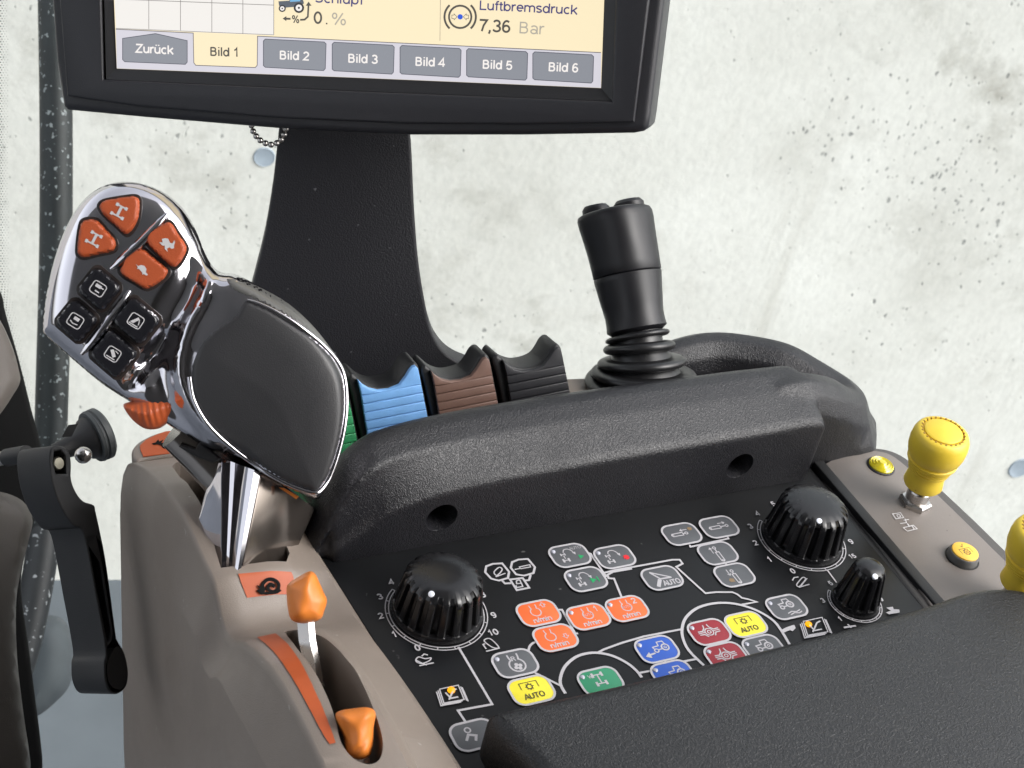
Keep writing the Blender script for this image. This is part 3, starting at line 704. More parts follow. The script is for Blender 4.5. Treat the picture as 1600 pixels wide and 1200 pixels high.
pl_(z4([(1175, 878), (1240, 868)]), 0.0008); pl_(z4([(1195, 860), (1215, 880)]), 0.0007)
# stacked-page symbols round the warning lamps
def pages(cx, cy):
    for i in range(3):
        d = i * 8
        pl_([(cx + (a + (-d if i else 0)) / 3.478, cy + (b + d * 0.9) / 3.478) for a, b in ((-62, -28), (-38, 48), (72, 28))] if i else
            [(cx + a / 3.478, cy + b / 3.478) for a, b in ((-62, -28), (40, -50), (72, 28), (-38, 48), (-62, -28))], 0.00042)
        if i: pl_([(cx + a / 3.478, cy + b / 3.478) for a, b in ((45 + d, -46 + d * 0.5), (78 + d, 30 + d * 0.5))], 0.00042)
    pl_([(cx + a / 3.478, cy + b / 3.478) for a, b in ((-30, -10), (0, 22), (40, 14))], 0.0006); pl_([(cx + a / 3.478, cy + b / 3.478) for a, b in ((-10, 30), (12, -20), (30, -30))], 0.0006)
pages(704, 1087); pages(1272, 981)
ink.build('printed_lines', M_white, pan)
M_lamp = pm('amber_lamp', (0.55, 0.215, 0.0), 0.3, emit=1.0)
M_lamp_edge = pm('amber_lens', (0.55, 0.2, 0.02), 0.3)
for px, py in ((705, 1079), (1263, 976)):
    c = PZ(px, py, 0.0)
    link('warning_lamp', lathe(c, (0, 0, 1), [(0.0014, -0.0005), (0.0013, 0.0006), (0.0008, 0.0010), (0, 0.0011)], 16), M_lamp, pan)
M_led = pm('indicator_lens', (0.42, 0.43, 0.50), 0.15, coat=0.5)

KEYC = {'grey': (0.085, 0.090, 0.098), 'orange': (0.78, 0.135, 0.030), 'yellow': (0.78, 0.68, 0.035), 'blue': (0.020, 0.085, 0.42), 'red': (0.26, 0.014, 0.024), 'green': (0.025, 0.235, 0.115)}
KW, KH, KR = 0.0153, 0.0112, 0.0038
mm = 0.001
def S(i, pts, w=0.45, closed=False, sm=0):
    if sm: pts = spline(pts, sm, closed)
    i.line([(cx_ + x * mm, cy_ + y * mm) for x, y in pts], w * mm, closed)
def Fi(i, pts): i.fill([(cx_ + x * mm, cy_ + y * mm) for x, y in pts])
def T(i, s, x, y, size, width=None, bold=0.02): i.text(s, cx_ + x * mm, cy_ + y * mm, size * mm, width * mm if width else None, 0, bold, 'CENTER')
def ring_(x, y, r, n=14): return [(x + r * math.cos(2 * math.pi * k / n), y + r * math.sin(2 * math.pi * k / n)) for k in range(n)]
def flask(i, x, y, r, w=0.55):
    S(i, [(x - r * .62, y + r * 1.75), (x - r * .62, y + r * 1.3), (x - r * .5, y + r * .85)] + [(x + r * math.cos(math.radians(a)), y + r * math.sin(math.radians(a))) for a in range(122, 419, 18)] + [(x + r * .5, y + r * .85), (x + r * .62, y + r * 1.3), (x + r * .62, y + r * 1.75)], w)
def tractor(i, x, y, s, w=0.5):
    S(i, [(x - 2.6 * s, y - .4 * s), (x - 3.0 * s, y + 1.0 * s), (x - .4 * s, y + 1.2 * s), (x - .2 * s, y + 3.0 * s), (x + 2.2 * s, y + 3.0 * s), (x + 2.6 * s, y + 1.4 * s)], w)
    S(i, [(x - 1.2 * s, y - .7 * s), (x + .4 * s, y - .6 * s)], w)
    S(i, ring_(x - 2.2 * s, y - .9 * s, .85 * s), w, True); S(i, ring_(x + 2.0 * s, y - .1 * s, 1.5 * s), w * 1.3, True); S(i, ring_(x + 2.0 * s, y - .1 * s, .5 * s), w * .7, True)
def axle(i, extra=None):
    for yy_, s in ((1.0, 0.8), (-2.2, 1.15)):
        S(i, [(-2.6 - s, yy_ - s * .8), (-2.6 - s, yy_ + s * .8)], 0.7 * s); S(i, [(-2.6 + s, yy_ - s * .8), (-2.6 + s, yy_ + s * .8)], 0.7 * s); S(i, [(-2.6 - s, yy_), (-2.6 + s, yy_)], 0.4)
    S(i, [(-2.6, 0.4), (-2.6, -1.4)], 0.4)
    S(i, [(-2.0, 1.9), (-1.2, 3.2), (0.4, 3.4), (1.6, 2.4), (2.2, 0.8)], 0.4, sm=4); Fi(i, [(1.5, 1.2), (2.9, 1.3), (2.4, -0.2)])
def cyl(i, ang, ext, arrow):
    c, s = math.cos(math.radians(ang)), math.sin(math.radians(ang)); r = lambda pts: [(x * c - y * s, x * s + y * c) for x, y in pts]
    S(i, r([(-4.2, 0.7), (0.6, 0.8), (0.6, -0.8), (-4.2, -0.7), (-4.7, 0)]), 0.42, True); S(i, r(ring_(-4.0, 0, 0.35, 8)), 0.25, True)
    S(i, r([(0.6, 0), (1.2 + ext, 0)]), 0.5); S(i, r(ring_(2.0 + ext, 0, 0.62, 10)), 0.4, True)
    y = 1.9 * arrow[1]; x0, x1 = (0.2, 3.4) if arrow[0] > 0 else (3.4, 0.2); d = 1 if x1 > x0 else -1
    S(i, r([(x0, y), (x1, y)]), 0.35); S(i, r([(x1 - d * .9, y + .7), (x1, y), (x1 - d * .9, y - .7)]), 0.35)
def ptoauto(i):
    S(i, [(-3.3, 0.8), (-3.3, 3.6), (3.3, 3.6), (3.3, 0.8)], 0.3); S(i, ring_(0, 1.6, 1.0), 0.45, True)
    for a in range(0, 360, 45): S(i, [(1.1 * math.cos(math.radians(a)), 1.6 + 1.1 * math.sin(math.radians(a))), (1.6 * math.cos(math.radians(a)), 1.6 + 1.6 * math.sin(math.radians(a)))], 0.4)
    T(i, 'AUTO', 0, -3.6, 3.2, 7.6)
def diff(i):
    S(i, ring_(0, 0, 1.7), 0.45, True); S(i, ring_(0, 0, 0.7), 0.4, True)
    for s in (-1, 1):
        S(i, [(s * 4.4, 0.9), (s * 2.4, 0.8), (s * 1.2, 2.0), (s * 0.8, 3.6)], 0.5); S(i, [(s * 4.4, -0.7), (s * 2.4, -0.8), (s * 1.4, -2.2)], 0.5); S(i, [(s * 4.6, 0.1), (s * 1.8, 0.1)], 0.4)
def fourwd(i):
    for y in (3.0, -1.0):
        S(i, [(-1.8, y), (1.8, y)], 0.5); S(i, [(-1.8, y - 1.0), (-1.8, y + 1.0)], 0.9); S(i, [(1.8, y - 1.0), (1.8, y + 1.0)], 0.9)
    S(i, [(0, 3), (0, -1)], 0.5); S(i, [(-3.6, 3.6), (-3.1, 2.2), (-2.7, 3.2), (-2.4, 2.2), (-2.0, 3.6)], 0.3)
M_ink = {'white': M_white, 'dark': pm('dark_print', (0.06, 0.055, 0.02), 0.5), 'green': pm('green_print', (0.01, 0.30, 0.10), 0.5), 'red': pm('red_print', (0.65, 0.02, 0.03), 0.5), 'brown': pm('worn_print', (0.22, 0.15, 0.08), 0.6)}
def key(px, py, colour, led, draw, extra=(), outline=True):
    global cx_, cy_
    cx_, cy_ = PN.l(px, py)
    m_ = pm(colour + '_key', KEYC[colour], 0.36, rvar=0.08, mottle=(150, 0.08))
    k = plate('key', PN, [rrect(cx_, cy_, KW, KH, KR)], 0.0012, m_, pan, 0.0002, top=0.00055)
    i = Ink(PN, 0.00062)
    i.line(rrect(cx_, cy_, KW, KH, KR), 0.85 * mm, True)
    if colour != 'yellow': draw(i)
    i.build('key_print', M_white, k)
    if colour == 'yellow':
        i = Ink(PN, 0.00064); draw(i); i.build('key_symbol', M_ink['dark'], k)
    for c_, fn in extra:
        i = Ink(PN, 0.00066); fn(i); i.build('key_mark', M_ink[c_], k)
    if led:
        c = Vector((cx_ - 5.6 * mm, cy_ + 3.3 * mm, 0.0005))
        link('indicator', lathe(c, (0, 0, 1), [(0.00095, 0), (0.0009, 0.0004), (0.0005, 0.0007), (0, 0.00075)], 12), M_led, k)
    return k
tri = lambda x, y: (lambda i: Fi(i, [(x, y - 1.2), (x, y + 1.2), (x + 2.2, y)]))
key(890, 869.5, 'grey', True, lambda i: (axle(i), T(i, 'AUTO', 3.9, 2.6, 2.0, 5.0, 0.0)), [('green', tri(3.2, -1.6))])
key(960, 871.5, 'grey', True, axle, [('red', lambda i: Fi(i, [(4.4 + (1.5 if k % 2 else 1.0) * math.cos(k * math.pi / 8), -1.4 + (1.5 if k % 2 else 1.0) * math.sin(k * math.pi / 8)) for k in range(16)]))])
key(915, 906.5, 'grey', True, axle, [('green', lambda i: (Fi(i, [(1.6, -2.6), (1.6, 0.2), (4.0, -1.2)]), S(i, [(4.6, -2.6), (4.6, 0.2)], 0.5)))])
def steer(i):
    S(i, [(-3.6, 3.8), (-1.0, -0.4), (3.8, -0.6)], 0.7); S(i, [(-3.6, 3.8), (3.8, -0.6)], 0.55); S(i, [(-1.4, -0.6), (-3.9, -4.0)], 1.5); T(i, 'AUTO', 2.6, -4.2, 3.4, 7.4, 0.03)
key(1034, 904.5, 'grey', False, steer)
key(1064.5, 836, 'grey', False, lambda i: cyl(i, 0, 0.2, (-1, 1)), [('brown', lambda i: Fi(i, [(4.2, 1.0), (5.6, 1.2), (6.0, 2.4), (4.8, 3.0), (3.8, 2.2)]))])
key(1123, 825, 'grey', False, lambda i: cyl(i, 0, 1.6, (1, 1)))
key(1121, 866, 'grey', False, lambda i: cyl(i, 90, 1.0, (1, 1)))
key(1147, 900, 'grey', False, lambda i: cyl(i, 90, 0.2, (-1, 1)), [('brown', lambda i: Fi(i, [(-3.6, -3.2), (-1.8, -3.4), (-1.6, -1.8), (-3.0, -1.2), (-4.0, -2.2)]))])
def nmin(i, w=7.2): T(i, 'n/min', 0, -4.3, 3.0, w, 0.02)
def arrow(i, x, y, d):
    S(i, [(x - .5, y - .9 * d), (x - .5, y + .1 * d), (x - 1.1, y + .1 * d), (x, y + 1.2 * d), (x + 1.1, y + .1 * d), (x + .5, y + .1 * d), (x + .5, y - .9 * d)], 0.3, True)
key(841, 959.5, 'orange', False, lambda i: (flask(i, -0.8, 0.7, 2.0, 0.4), nmin(i), arrow(i, 3.2, 3.2, 1)))
key(867.5, 998, 'orange', False, lambda i: (flask(i, -1.6, 0.8, 2.0, 0.4), nmin(i), arrow(i, 4.0, -0.2, -1)))
key(919, 965, 'orange', True, lambda i: (flask(i, 0.2, 0.8, 2.0, 0.4), nmin(i), T(i, 'AUTO', 0.2, 0.3, 1.7, 4.2, 0.0), T(i, '1', 4.4, 1.6, 3.6)))
key(979.5, 952.5, 'orange', True, lambda i: (flask(i, 0.2, 0.8, 2.0, 0.4), nmin(i), T(i, 'AUTO', 0.2, 0.3, 1.7, 4.2, 0.0), T(i, '2', 4.4, 1.6, 3.6)))
def rfan(i):
    flask(i, 0.4, -1.0, 2.9, 0.6); T(i, 'R', 0.2, 1.0, 2.8)
    for a in range(4):
        t = math.radians(90 * a + 20); Fi(i, ring_(0.4 + 1.0 * math.cos(t), -1.7 + 1.0 * math.sin(t), 0.75, 9))
key(804.5, 1038, 'grey', True, rfan)
key(830, 1080, 'yellow', False, ptoauto)
key(1165, 977, 'yellow', False, ptoauto)
key(938, 1066, 'green', True, fourwd)
def bluetr(i): tractor(i, 1.6, 0.2, 0.95, 0.45); S(i, [(-1.6, -1.6), (-4.2, -1.9)], 0.7); Fi(i, [(-6.0, -2.2), (-3.8, -0.6), (-3.9, -3.4)])
key(1026, 1016, 'blue', True, bluetr)
key(1051.5, 1055, 'blue', True, bluetr)
key(1107.5, 989, 'red', True, diff)
key(1134, 1026, 'red', True, diff)
key(1228.5, 950, 'grey', True, lambda i: (tractor(i, 0.2, 1.0, 0.95), S(i, [(-1.5, -3.2), (0.5, -2.6), (2.5, -3.2), (4.5, -2.6)], 0.45), S(i, [(-0.8, -4.1), (1.2, -3.5), (3.2, -4.1), (4.8, -3.5)], 0.45)))
key(1193, 1014, 'grey', True, lambda i: tractor(i, 0.4, 0.6, 1.0))
key(741, 1150, 'grey', False, lambda i: (S(i, ring_(-1.5, 2.4, 1.0), 0.5, True), S(i, [(-3.6, -1.6), (-2.0, 0.6), (0.4, -0.4), (-0.6, -2.4)], 0.9)))

# ================================================================== ROTARY KNOBS
def knob(c, r0, r1, h, label, dot_ang, nf):
    t = thing('rotary_knob', label, 'knob', c, 'rotary knobs on the control panel')
    def fl(a, z):
        if not (0.0035 < z < h * 0.90): return 1.0
        s = 0.5 + 0.5 * math.tanh(5 * (math.cos(nf * a) - 0.15)); dep = 0.13 if z < h * 0.82 else 0.07
        return 1.0 - dep * s
    pr = [(r0 * 1.00, 0.0004), (r0 * 1.005, 0.0022), (r0 * 0.985, 0.0034), (r0 * 0.975, 0.0036)]
    for k in range(1, 11):
        f = k / 10; pr.append((r0 * 0.975 + (r1 - r0 * 0.975) * f, 0.0036 + (h * 0.795 - 0.0036) * f))
    pr += [(r1 * 0.995, h * 0.802), (r1 * 0.98, h * 0.83), (r1 * 0.93, h * 0.875), (r1 * 0.82, h * 0.93), (r1 * 0.62, h * 0.975), (r1 * 0.35, h * 0.995), (0, h)]
    link('knob_body', lathe(c, (0, 0, 1), pr, nf * 12, fl, (1, 0, 0)), M_knob, t, 28)
    a = math.radians(dot_ang); rr = r1 * 0.80
    link('pointer_dot', lathe(Vector(c) + Vector((rr * math.cos(a), rr * math.sin(a), h * 0.935)), (math.cos(a) * .55, math.sin(a) * .55, 1), [(0.0011, -0.001), (0.0011, 0.0003), (0.0007, 0.0005), (0, 0.0005)], 14), pm('dot_white', (0.75, 0.78, 0.85), 0.4), t)
    return t
knob(KN[0], 0.0163, 0.0140, 0.0195, 'large black fluted knob beside the taupe throttle gate', 222, 18)
knob(KN[1], 0.0163, 0.0140, 0.0212, 'large black fluted knob beside the yellow pull knob pod', 240, 18)
knob(KN[2], 0.0092, 0.0067, 0.0205, 'small narrow black fluted knob by the cushion edge', 250, 12)

# ================================================================== POD WITH THE YELLOW PULL KNOBS
pod = thing('switch_pod', 'rounded taupe switch pod alongside the black control panel', 'switch pod', (0.225, -0.02, -0.035))
rim = [(1283, 742), (1286, 724), (1300, 710), (1325, 701), (1355, 697), (1388, 700), (1418, 714), (1455, 746), (1520, 806), (1600, 884), (1680, 960), (1600, 1080), (1470, 990), (1440, 945), (1350, 824), (1316, 786)]
face = [(1289, 734), (1296, 722), (1312, 712), (1338, 706), (1366, 706), (1392, 713), (1424, 738), (1480, 790), (1580, 888), (1655, 958), (1590, 1060), (1480, 982), (1447, 938), (1360, 818), (1322, 777)]
plate('pod_rim', PN, [PN.L(spline(rim, 4))], 0.034, pm('dark_pod_rim', (0.065, 0.06, 0.058), 0.45, grain=(2600, 0.2, 'n')), pod, 0.002, top=-0.0004)
plate('pod_face', PN, [PN.L(spline(face, 4))], 0.004, M_pod, pod, 0.0006, top=0.0008)
c = PZ(1376, 729, 0.0008)
lens = link('indicator_lens', lathe(c, (0, 0, 1), [(0.0056, -0.001), (0.0056, 0.0012), (0.0050, 0.0018), (0.0046, 0.0015), (0.0040, 0.0022), (0.0035, 0.0019), (0.0028, 0.0026), (0.0022, 0.0022), (0.0015, 0.0029), (0, 0.003)], 32),
     pm('yellow_lens', (0.58, 0.50, 0.02), 0.18, coat=0.6), pod)
link('lens_collar', lathe(c, (0, 0, 1), [(0.0063, -0.001), (0.0063, 0.0004), (0.0057, 0.0007), (0.0056, -0.001)], 32), M_black, pod)
c = PZ(1503, 872, 0.0008)
link('button_socket', lathe(c, (0, 0, 1), [(0.0072, -0.002), (0.0072, 0.0001), (0.0066, 0.0002), (0.0065, -0.002)], 36), M_dark, pod)
pb = link('push_button', lathe(c, (0, 0, 1), [(0.0064, -0.001), (0.0064, 0.0026), (0.0060, 0.0033), (0.0057, 0.0034), (0, 0.0034)], 36), pm('grey_button', (0.10, 0.10, 0.10), 0.4), pod)
link('button_cap', lathe(c, (0, 0, 1), [(0.0056, 0.0033), (0.0055, 0.0039), (0.0050, 0.0042), (0, 0.0042)], 36), pm('amber_cap', (0.84, 0.50, 0.06), 0.4, mottle=(90, 0.1)), pb)
ink = Ink(PN.lift(0.0050), 0.0); cx_, cy_ = c.x, c.y
S(ink, [(-2.8, -1.6), (-2.8, 1.2), (2.8, 1.2), (2.8, -1.6)], 0.28); S(ink, ring_(0, -0.9, 1.3), 0.4, True); S(ink, ring_(0, -0.9, 0.5), 0.3, True); S(ink, [(-0.7, 3.0), (-0.1, 2.2), (1.2, 3.8)], 0.35)
for a in range(0, 360, 45): S(ink, [(1.3 * math.cos(math.radians(a)), -0.9 + 1.3 * math.sin(math.radians(a))), (1.8 * math.cos(math.radians(a)), -0.9 + 1.8 * math.sin(math.radians(a)))], 0.45)
ink.build('button_symbol', M_ink['dark'], pb)
ink = Ink(PN, 0.0012); z10 = lambda pts: [(1240 + a / 4, 620 + b / 4) for a, b in pts]
ink.line(PN.L(z10([(612, 745), (662, 738), (682, 768), (634, 776)])), 0.0004, True); ink.line(PN.L(z10(spline([(640, 752), (655, 750), (662, 762), (648, 766)], 3))), 0.0004, True)
ink.line(PN.L(z10([(690, 775), (700, 800), (660, 805)])), 0.0004); ink.line(PN.L(z10([(680, 785), (715, 780)])), 0.0004)
ink.line(PN.L(z10([(680, 832), (742, 816), (766, 838), (705, 853)])), 0.0004, True); ink.line(PN.L(z10([(705, 806), (720, 826)])), 0.0006); ink.line(PN.L(z10([(735, 822), (748, 842)])), 0.0006)
ink.build('printed_symbol', M_silver, pod)

def pull_knob(base, label):
    t = thing('pull_knob', label, 'pull knob', base, 'yellow pull knobs on the switch pod')
    axv = Vector((-0.085, -0.02, 1)).normalized()
    link('hex_nut', lathe(base, (0, 0, 1), [(0.0070, 0), (0.0070, 0.0018), (0.0062, 0.0026), (0.0054, 0.0026)], 6, None, (1, 0.25, 0)), M_steel, t, 20)
    link('stem', lathe(base, axv, [(0.0049, 0.001), (0.0049, 0.0078), (0.0045, 0.0084), (0.0038, 0.0086), (0.0038, 0.0135)], 28), M_steel, t, 30)
    pr = [(0.0060, 0.0112), (0.0078, 0.0113), (0.0083, 0.0122), (0.0078, 0.0160), (0.0077, 0.0185), (0.0077, 0.0196), (0.0086, 0.0200), (0.0087, 0.0209), (0.0080, 0.0213), (0.0091, 0.0217), (0.0092, 0.0226), (0.0084, 0.0230), (0.0097, 0.0234), (0.0098, 0.0243), (0.0090, 0.0247), (0.0105, 0.0251), (0.0106, 0.0260), (0.0099, 0.0264),
          (0.0110, 0.0280), (0.0118, 0.0310), (0.0120, 0.0345), (0.0117, 0.0375), (0.0108, 0.0396), (0.0098, 0.0404), (0.0088, 0.0406)]
    k = link('knob', lathe(base, axv, pr + [(0.0086, 0.0400), (0, 0.0400)], 44), M_yellow, t, 40)
    link('cap', lathe(base, axv, [(0.0079, 0.0396), (0.0078, 0.0407), (0.0072, 0.0411), (0, 0.0413)], 40), M_yellow, k, 40)
    u = axv.orthogonal().normalized(); v = axv.cross(u); ms = []
    for a in range(26):
        q = Vector(base) + axv * 0.0406 + (u * math.cos(a * 2 * math.pi / 26) + v * math.sin(a * 2 * math.pi / 26)) * 0.0088
        ms.append(lathe(q, axv, [(0.00055, -0.0008), (0.0005, 0.0001), (0, 0.0002)], 5))
    link('notch_ring', join(ms), pm('dark_yellow', (0.30, 0.17, 0.02), 0.6), k, 0)['kind'] = 'stuff'
    return t
pull_knob(Vector((0.2268, 0.0070, 0.0008)), 'yellow ribbed pull knob on steel stem beside the yellow indicator lens')
pull_knob(Vector((0.2275, -0.0545, 0.0008)), 'yellow ribbed pull knob on steel stem half hidden behind the cushion')

# ================================================================== WRIST REST
bar = [(-0.0345, .001, .044, .003), (-0.031, .004, .046, .013), (-0.027, .008, .048, .024), (-0.021, .012, .050, .034), (-0.014, .017, .0515, .0390), (-0.006, .0225, .0535, .0405), (0.009, .0268, .056, .041),
       (0.029, .029, .058, .041), (0.060, .030, .0595, .041), (0.095, .031, .060, .041), (0.130, .0315, .060, .041), (0.156, .032, .060, .041), (0.174, .0325, .060, .0405), (0.1835, .0320, .060, .040), (0.1870, .030, .059, .038)]
rings = []
for x, zc, yb, zb in spline(bar, 4, False):
    y0 = 0.0325 + (0.004 if x < -0.028 else 0)
    sec = [(y0, -0.002), (y0 - 0.0002, zc * 0.5), (y0 + 0.0002, zc - 0.0022), (y0 + 0.0022, zc), (yb - 0.012, zb - 0.0028), (yb - 0.004, zb - 0.0003), (yb, zb), (yb + 0.004, zb - 0.0018), (yb + 0.007, zb - 0.0075), (yb + 0.008, min(zb - .01, 0.012)), (yb + 0.008, -0.002)]
    rings.append([Vector((x, a, b)) for a, b in sec])
bar_me = loft(rings)
rp = [(0.146, 0.1040, .009, .022), (0.160, 0.1040, .010, .0255), (0.176, 0.1035, .011, .0270), (0.190, 0.0975, .012, .0280), (0.204, 0.0870, .0125, .0290), (0.2140, 0.0760, .013, .0265), (0.2205, 0.0660, .0135, .0245), (0.2190, 0.0590, .013, .0255), (0.206, 0.0560, .0125, .0330), (0.186, 0.0530, .011, .0400), (0.170, 0.0520, .010, .0395)]
sm_ = spline(rp, 4, False); rings = []
for i, (x, y, rw, zz) in enumerate(sm_):
    a = Vector(sm_[max(i - 1, 0)][:2]); b = Vector(sm_[min(i + 1, len(sm_) - 1)][:2]); t = (b - a).normalized(); nrm = Vector((t.y, -t.x))
    if nrm.dot(Vector((x, y)) - Vector((0.150, 0.070))) < 0: nrm = -nrm
    fl = min(1.0, max(0.0, (x - 0.15) / 0.05)) * max(0.0, min(1.0, nrm.x * 1.6 + 0.1)) * 1.15; fl = fl - (0.45 if nrm.y < -0.4 else 0)
    rings.append([Vector((x + nrm.x * o, y + nrm.y * o, z)) for o, z in ((-rw, -0.012), (-rw, zz - 0.013), (-rw * .8, zz - 0.005), (-rw * .3, zz - 0.0004), (rw * .25, zz), (rw * .75, zz - 0.004), (rw * 1.1, zz - 0.012), (rw * (1.25 + .45 * fl), 0.003), (rw * (1.35 + .75 * fl), -0.012))])
ring_me = loft(rings)
skirt = plate_mesh(PN, [PN.L(spline([(1284, 700), (1300, 640), (1340, 640), (1385, 665), (1397, 690), (1392, 708), (1350, 704), (1310, 712)], 4))], 0.020, 0.004, top=0.004)
pad_me = modded(join([bar_me, ring_me]), [('REMESH', dict(mode='VOXEL', voxel_size=0.0011)), ('SMOOTH', dict(factor=0.5, iterations=8))])
hc = [PY(690, 809, 0.0325), PY(1156, 728, 0.0325)]
for h_ in hc:
    pad_me = cut(pad_me, lathe(h_ + Vector((0, -0.01, 0)), (0.0, 1, 0.0), [(0.0066, 0), (0.0066, 0.0088), (0.0062, 0.0105), (0.0060, 0.026)], 32))
wr = thing('wrist_rest', 'black grained wrist rest bar curving round the joystick', 'wrist rest', (0.08, 0.045, 0.0))
link('pad', pad_me, M_leather, wr, 50)
for h_ in hc:
    s_ = link('screw', lathe(h_ + Vector((0, 0.0155, 0)), (0, -1, 0), [(0.0049, 0), (0.0049, 0.004), (0.004, 0.0048), (0.0026, 0.005), (0.0024, 0.003), (0, 0.003)], 24), pm('black_screw', (0.03, 0.03, 0.03), 0.25, metal=0.6), wr)

# ================================================================== ARMREST CUSHION
co = [tuple(PZ(*q_, 0.0235).xy) for q_ in ((748, 1118), (800, 1103), (865, 1089), (980, 1064), (1262, 995), (1437, 948), (1500, 924), (1545, 916), (1600, 919))] + [(0.234, -0.085), (0.242, -0.105), (0.245, -0.14), (0.245, -0.36), (0.008, -0.36), (-0.003, -0.14), (-0.0090, -0.088)]
def sub(pl, n=5):
    o_ = []
    for i in range(len(pl)):
        a, b = Vector(pl[i]), Vector(pl[(i + 1) % len(pl)])
        for k in range(n): o_.append(tuple(a.lerp(b, k / n)))
    return o_
def chaikin(pl, n=3):
    for _ in range(n):
        o_ = []
        for i in range(len(pl)):
            a, b = Vector(pl[i]), Vector(pl[(i + 1) % len(pl)]); o_ += [tuple(a.lerp(b, 0.25)), tuple(a.lerp(b, 0.75))]
        pl = o_
    return pl
cush = plate_mesh(PN, [chaikin(co)], 0.024, 0.0060, 5, top=0.0255)
tag(link('armrest_cushion', cush, M_leather2, None, 60, (0.11, -0.2, 0.002)), 'wide black grained armrest cushion overlapping the control panel', 'cushion')

# ================================================================== HAND THROTTLES
def shape(fr, outline, front, back, sp, crease=None):
    return relief(fr, outline, front, back, sp)
def throttle(px, py, x, outline, creases, stem_px, label):
    o = PX(px, py, x); fr = Fr(o, -ray(px, py))
    t = thing('hand_throttle', label, 'lever', PX(*stem_px[-1], x), 'orange hand throttles in the slot')
    ol = spline(fr.L(outline), 4)
    cr = [(np.array(fr.L(spline(c, 4, False), 0.006)), a, w) for c, a, w in creases]
    def front(P, d):
        h = 0.0078 * np.sqrt(np.maximum(0, 1 - (1 - np.minimum(d / 0.0058, 1)) ** 2))
        for c, a, w in cr: h = h + a * np.exp(-(polydist(P, c, False) / w) ** 2) * np.minimum(d / 0.003, 1)
        return h
    link('grip', relief(fr, ol, front, dome(0.0075, 0.008), 0.0008), M_orange_lev, t, 60)
    a = [fr.p(*q, -0.003) for q in stem_px]
    rings = []
    for i, q in enumerate(a):
        w = 0.0027; rings.append([q + fr.u * sx * w + fr.n * sy * 0.0022 for sx, sy in ((-1, -1), (1, -1), (1, 1), (0.3, 1.5), (-1, 1))])
    link('stem', loft(rings), M_steel, t, 20)
    return t
throttle(480, 935, -0.055, [(449, 914), (462, 904), (482, 893), (492, 896), (499, 910), (506, 926), (511, 938), (507, 954), (502, 966), (490, 972), (470, 974), (455, 968), (450, 952), (448, 932)],
         [([(487, 896), (480, 925), (468, 945), (470, 972)], 0.0007, 0.0030), ([(455, 915), (468, 940)], -0.0007, 0.0028), ([(500, 915), (490, 955)], -0.0006, 0.0030)],
         [(477, 965), (480, 1000), (486, 1030), (494, 1072)], 'orange hand throttle lever standing upright by the snail sticker')
throttle(556, 1146, -0.0595, [(524, 1117), (533, 1110), (550, 1107), (572, 1105), (584, 1109), (587, 1118), (584, 1136), (583, 1160), (578, 1180), (564, 1187), (550, 1184), (541, 1174), (537, 1152), (530, 1136)],
         [([(530, 1122), (552, 1122), (578, 1116)], 0.0010, 0.0025), ([(583, 1140), (568, 1162), (552, 1176)], -0.0011, 0.0007), ([(556, 1130), (552, 1165)], -0.0010, 0.0035)],
         [(560, 1178), (566, 1200), (572, 1225)], 'orange hand throttle lever lying low at the end of its slot')

# ================================================================== DRIVE LEVER
HB = PZ(395, 893, 0.004)
HF = Fr(HB, -ray(330, 600).normalized() + Vector((-0.05, 0.0, -0.06)))
drv = thing('drive_lever', 'chrome multifunction drive lever with orange and black buttons and dark palm pad', 'lever', HB)
sil = [(67, 512), (71, 470), (81, 420), (97, 370), (117, 330), (141, 303), (169, 288), (200, 284), (232, 290), (262, 305), (288, 329), (306, 360), (320, 395), (333, 417), (348, 426), (366, 428), (386, 437), (420, 455), (455, 478), (490, 512), (520, 549), (537, 582), (543, 620), (541, 665), (530, 715), (516, 752), (502, 776), (488, 778), (440, 757), (395, 730), (358, 712), (325, 702), (288, 680), (245, 652), (212, 633), (160, 600), (112, 560), (74, 526)]
S_OUT = spline(HF.L(sil, 0.0), 4)
rid = spline([(326, 392), (325, 420), (322, 448), (312, 474), (297, 500), (285, 530), (278, 562), (279, 592), (289, 622), (306, 650), (334, 682), (372, 712)], 4, False)
RID = np.array(HF.L(rid, 0.011))
palm = np.array(HF.L(rid, 0.011) + HF.L([(440, 800), (520, 800), (600, 700), (600, 560), (520, 480), (400, 400), (345, 380)], 0.0))
A_out = np.array(S_OUT)
notch = np.array(HF.L([(255, 528), (232, 560)], 0.011)); notch2 = np.array(HF.L([(222, 572), (206, 596)], 0.011))
def hshell(P, d=None):
    if d is None: d = polydist(P, A_out)
    tt = np.clip(polydist(P, RID, False) / 0.010, 0, 1) * inside(P, palm); we = 0.0095 - 0.0058 * tt
    h = 0.0105 * np.sqrt(np.maximum(0, 1 - (1 - np.minimum(d / we, 1)) ** 2))
    h = h + 0.0016 * np.minimum(d / 0.028, 1) ** 0.8
    dr = polydist(P, RID, False); ins = inside(P, palm)
    h = h + np.where(ins, 0.0030 * np.sqrt(np.maximum(0, 1 - (1 - np.minimum(np.minimum(dr, d * 1.2) / 0.016, 1)) ** 2)), 0.0)
    h = h + 0.0022 * np.exp(-(dr / 0.0022) ** 2) * np.minimum(d / 0.004, 1) - np.where(ins, 0, 0.0022 * np.exp(-((dr - 0.006) / 0.004) ** 2)) * np.minimum(d / 0.006, 1)
    for nn in (notch, notch2): h = h - 0.0035 * np.exp(-(polydist(P, nn, False) / 0.0032) ** 2)
    return h
shell = link('shell', relief(HF, S_OUT, hshell, dome(0.014, 0.016), 0.00095), M_chrome, drv, 60)
